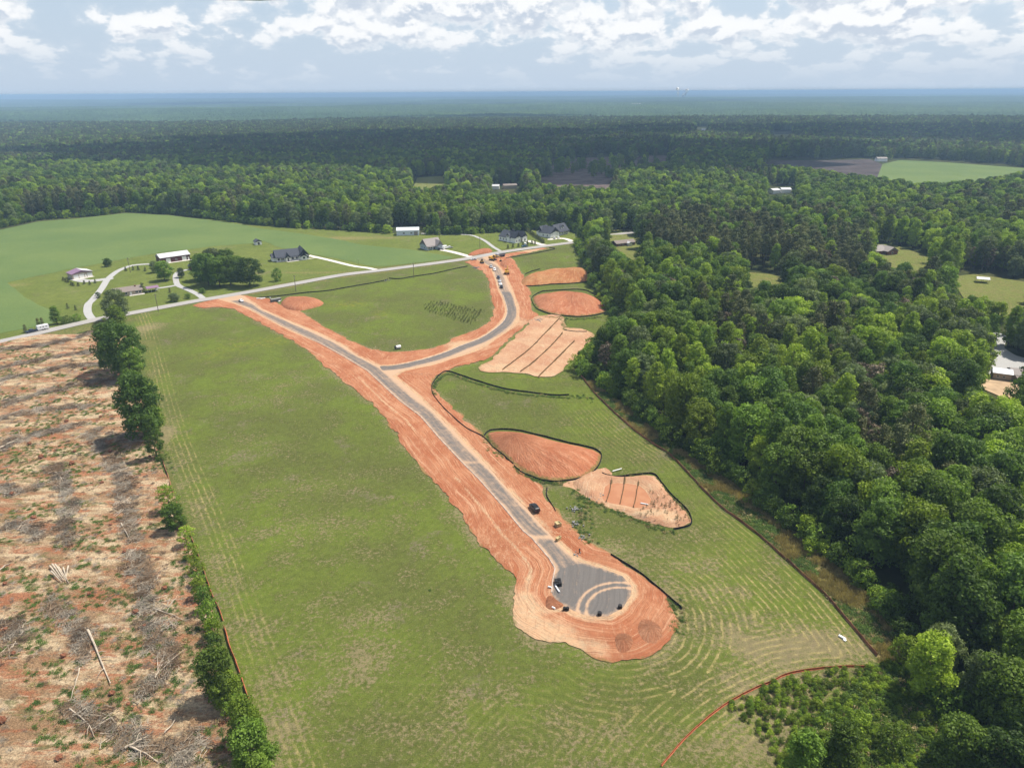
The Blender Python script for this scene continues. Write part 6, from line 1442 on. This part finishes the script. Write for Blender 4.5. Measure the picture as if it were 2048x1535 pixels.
kk_ = sdf(CLEARING, bx2, by2) > 2; bx2, by2 = bx2[kk_], by2[kk_]
sx_, sy_ = np.r_[ax_, bx2], np.r_[ay_, by2]; kk_ = sdf(CLEARING, sx_, sy_) > .5; sx_, sy_ = sx_[kk_], sy_[kk_]; m_ = len(sx_)
scatter('brush_windrows', PR_BR, sx_, sy_, cz(sx_, sy_)-.05, rng.uniform(0, 6.3, m_), np.where(np.arange(m_) < n_, 1, .42)*rng.uniform(.45, 1.1, m_), np.where(rng.uniform(0, 1, m_) < .12, rng.integers(5, 7, m_), rng.integers(0, 5, m_)))
wx, wy = rng.uniform(-300, -30, 42000), rng.uniform(60, 340, 42000)
kk_ = (sdf(CLEARING, wx, wy) > .5) & (fbm(wx, wy*1.4, 11, 4, 77)+.25*fbm(wx, wy, 60, 2, 78)+.07*(1-sstep(100, 190, wy)) > .02); wx, wy = wx[kk_], wy[kk_]; m_ = len(wx)
scatter('clearing_weeds', PR_WD, wx, wy, cz(wx, wy)-.05, rng.uniform(0, 6.3, m_), rng.uniform(.35, .95, m_), rng.integers(0, 4, m_))
# verge: tall straw, weeds in drifts
vx, vy = rng.uniform(20, 120, 60000), rng.uniform(70, 400, 60000); kk_ = sdf(VERGE, vx, vy) > .4; vx, vy = vx[kk_], vy[kk_]
SCRUB = PL([(1770, 1325), (1747, 1334), (1700, 1338), (1612, 1346), (1542, 1368), (1501, 1386), (1455, 1412), (1500, 1450), (1552, 1520), (1562, 1700), (2010, 1700), (1940, 1490), (1880, 1400), (1830, 1335)])
isc = inside(SCRUB, vx, vy); dfe = seg_dist(fe_w, vx, vy, False)[0]; g_ = fbm(vx, vy, 10, 3, 91)
wd_ = isc | ((dfe < 7.0) & (g_ > -.02)) | (g_ > .16)
m_ = int(wd_.sum()); scatter('verge_weeds', PR_WD, vx[wd_], vy[wd_], np.zeros(m_)+.03, rng.uniform(0, 6.3, m_), rng.uniform(.6, 1.35, m_)*np.where(isc[wd_], 1.15, .9), rng.choice([0, 1, 2, 0, 1, 2, 3], m_))
k2 = (~wd_) & (rng.uniform(0, 1, len(wd_)) < .9); m_ = int(k2.sum()); scatter('tall_dry_grass', PR_ST, vx[k2], vy[k2], np.zeros(m_)+.03, rng.uniform(0, 6.3, m_), rng.uniform(.7, 1.3, m_), rng.integers(0, 3, m_))
# young scrub at the bottom right
qx, qy = rng.uniform(15, 90, 5000), rng.uniform(70, 150, 5000); kk_ = inside(SCRUB, qx, qy); qx, qy = qx[kk_], qy[kk_]; m_ = len(qx)
scatter('young_scrub', PROTO_BUSH, qx, qy, np.zeros(m_), rng.uniform(0, 6.3, m_), rng.uniform(.14, .34, m_), rng.choice([0, 2, 2, 0, 2], m_))
# dark tall weeds in the meadow, in drills
q_ = PL([(839, 607), (862, 602), (885, 603), (930, 612), (972, 622), (962, 636), (944, 652), (925, 648), (900, 640), (870, 630), (846, 622)])
bb = bbox_of(q_, 1); X_, Y_ = np.meshgrid(np.arange(bb[0], bb[1], 1.9), np.arange(bb[2], bb[3], 1.1)); X_ = X_.ravel()+Y_.ravel()*.12-(bb[2]*.12); Y_ = Y_.ravel(); X_ = X_+rng.normal(0, .25, len(X_)); Y_ = Y_+rng.normal(0, .3, len(Y_))
kk_ = (sdf(q_, X_, Y_)+fbm(X_, Y_, 12, 3, 4)*12 > .5) & (rng.uniform(0, 1, len(X_)) < .72); m_ = int(kk_.sum())
L_DARKW = leaf_mat('dark_weed_leaves', (.045, .060, .018), (.075, .075, .028), .3); PR_DW = bpy.data.collections.new('drill_kinds')
for g in range(2):
    r_ = np.random.default_rng(81+g); n = 50; c = r_.normal(0, .28, (n, 3)); c[:, 2] = r_.uniform(.1, 1.5, n)
    V, qq, tn = leaves(c, r_.normal(0, 1, (n, 3)), .13, r_); PR_DW.objects.link(bpy.data.objects.new('drill_%d' % g, mesh_np('drill', V, [qq], [L_DARKW], None, {'tint': tn})))
scatter('tall_meadow_weeds', PR_DW, X_[kk_], Y_[kk_], np.zeros(m_), rng.uniform(0, 6.3, m_), rng.uniform(.35, 1.0, m_), rng.integers(0, 2, m_))
# weeds along fences, mound feet, kerb sides and pond bank
FX = [([(1026, 932), (1045, 949), (1089, 965), (1133, 965)], .5), ([(968, 875), (985, 897), (1010, 918)], .9), ([(870, 790), (868, 772), (880, 757), (897, 748), (925, 757), (958, 768), (1010, 783), (1060, 790), (1140, 796)], .5), ([(1078, 633), (1110, 635), (1155, 639), (1200, 634)], .8), ([(1121, 632), (1127, 645), (1129, 660)], 1.0),
      ([(1210, 953), (1245, 958), (1303, 955), (1335, 985), (1370, 1022), (1376, 1044)], .6), ([(1150, 985), (1190, 1008), (1240, 1026), (1290, 1048), (1344, 1062)], .8), ([(1160, 1000), (1165, 1020), (1160, 1045), (1168, 1065), (1176, 1085)], 1.6), ([(1335, 1195), (1352, 1215), (1360, 1235), (1352, 1265)], 1.2), ([(860, 1180), (861, 1181)], .1), ([(1140, 792), (1165, 795), (1190, 800)], 1.2), ([(320, 900), (325, 925), (330, 945)], 1.2)]
X_, Y_ = [], []
for ln_, wd in FX:
    l_ = resample(smooth_line(PL(ln_), 4), .55)
    for _ in range(2): X_.append(l_[:, 0]+rng.normal(0, wd, len(l_))); Y_.append(l_[:, 1]+rng.normal(0, wd, len(l_)))
X_, Y_ = np.concatenate(X_), np.concatenate(Y_); m_ = len(X_)
scatter('fence_foot_weeds', PR_WD, X_, Y_, np.zeros(m_)+.1, rng.uniform(0, 6.3, m_), rng.uniform(.3, .75, m_), rng.choice([0, 1, 2, 0, 3], m_))
px2, py2 = rng.uniform(20, 80, 1600), rng.uniform(150, 230, 1600); c2 = np.array(P(1335, 1022)); kk_ = (sdf(POND_RIM, px2, py2) > .6) & (sdf(WATER, px2, py2) < -1.5) & (np.hypot(px2-c2[0], (py2-c2[1])*.8) < 9)
px2, py2 = px2[kk_], py2[kk_]; m_ = len(px2)
scatter('pond_bank_weeds', PR_DW, px2, py2, pond_z(px2, py2), rng.uniform(0, 6.3, m_), rng.uniform(.35, .8, m_), rng.integers(0, 2, m_))

# far-off smoke
m = bpy.data.materials.new('smoke'); m.use_nodes = True; t = NT(m.node_tree); b = t.n['Principled BSDF']; b.inputs['Base Color'].default_value = (.95, .96, .98, 1); b.inputs['Roughness'].default_value = 1
b.inputs['Subsurface Weight'].default_value = 1.0; b.inputs['Subsurface Radius'].default_value = (40, 40, 40); b.inputs['Subsurface Scale'].default_value = 1.0
al_ = t.step(t.noise(t.pos(), .022, 4, .6), .38, .62); t.put(b.inputs['Alpha'], t.m('MULTIPLY', al_, .85))
sx0, sy0 = P(1362, 200); mb = MB(); r_ = np.random.default_rng(8)
for c_, h_ in ((-45, 120), (45, 95), (10, 55)):
    for i in range(9):
        f = i/8; cx_, cz_ = c_+f*f*26*(1 if c_ > 0 else -.6), 12+f*h_; rr = 8+f*20*r_.uniform(.7, 1.2); n, k = 8, 5
        V = [(cx_+rr*math.sin(math.pi*a/k)*math.cos(2*math.pi*j/n), rr*math.sin(math.pi*a/k)*math.sin(2*math.pi*j/n), cz_+rr*math.cos(math.pi*a/k)) for a in range(k+1) for j in range(n)]
        mb.add(V, [(a*n+j, (a+1)*n+j, (a+1)*n+(j+1) % n, a*n+(j+1) % n) for a in range(k) for j in range(n)])
o = mb.build('smoke', m, smooth=True, kind='stuff'); o.location = (sx0, sy0, float(hill(sx0, sy0)))

# ------------------------------------------------------------------ clouds overhead, out of the frame, whose shade lies on the woods
m, t, b = new_mat('cloud', 1.0, 0.0)
b.inputs['Base Color'].default_value = (.9, .9, .92, 1)
def cloud_mesh(cx, cy_, rx, ry, seed, z=1250):
    n, mm = 40, 22; r_ = np.random.default_rng(seed); V = []
    ph = r_.uniform(0, 6.28, 6)
    for i in range(mm+1):
        la = math.pi*i/mm
        for j in range(n):
            lo = 2*math.pi*j/n
            k = 1+.10*math.sin(2*lo+ph[0])+.11*math.sin(3*lo+ph[1])+.08*math.sin(5*lo+ph[2])+.05*math.sin(9*lo+ph[3])+.05*math.sin(13*lo+ph[4])
            zz = math.cos(la); bz = 260*zz*(1+.25*math.sin(4*lo+3*la+ph[5])) if zz > 0 else 40*zz
            V.append((cx+rx*math.sin(la)*math.cos(lo)*k, cy_+ry*math.sin(la)*math.sin(lo)*k, z+bz))
    q = [(i*n+j, i*n+(j+1) % n, (i+1)*n+(j+1) % n, (i+1)*n+j) for i in range(mm) for j in range(n)]
    return V, q
off = np.array(SUN_AZ)*1250/math.tan(SUN_EL)
cb = MB()
for (gx0, gy0, rx, ry, sd) in [(-150, 1440, 860, 400, 1), (1650, 2000, 1000, 500, 2), (-250, 2050, 700, 330, 3), (900, 2300, 700, 300, 6), (-100, 4000, 600, 130, 4), (600, 7900, 2200, 350, 7), (-2300, 3500, 350, 160, 8), (-3500, 9500, 2000, 600, 9), (3300, 3000, 900, 260, 11)]:
    V, q = cloud_mesh(gx0+off[0], gy0+off[1], rx, ry, sd); cb.add(V, q)
cb.build('clouds', m, smooth=True, kind='stuff')

# ------------------------------------------------------------------ air
m = bpy.data.materials.new('air'); m.use_nodes = True; t = NT(m.node_tree)
t.n.remove(t.n['Principled BSDF'])
pv = t.new('ShaderNodeVolumePrincipled'); pv.inputs['Color'].default_value = (.41, .62, .87, 1); pv.inputs['Density'].default_value = HAZE
pv.inputs['Anisotropy'].default_value = .0
t.l.new(pv.outputs[0], t.n['Material Output'].inputs['Volume'])
MB().box(-36500, 36500, -36500, 36500, -190, 121).build('haze', m, kind='stuff')
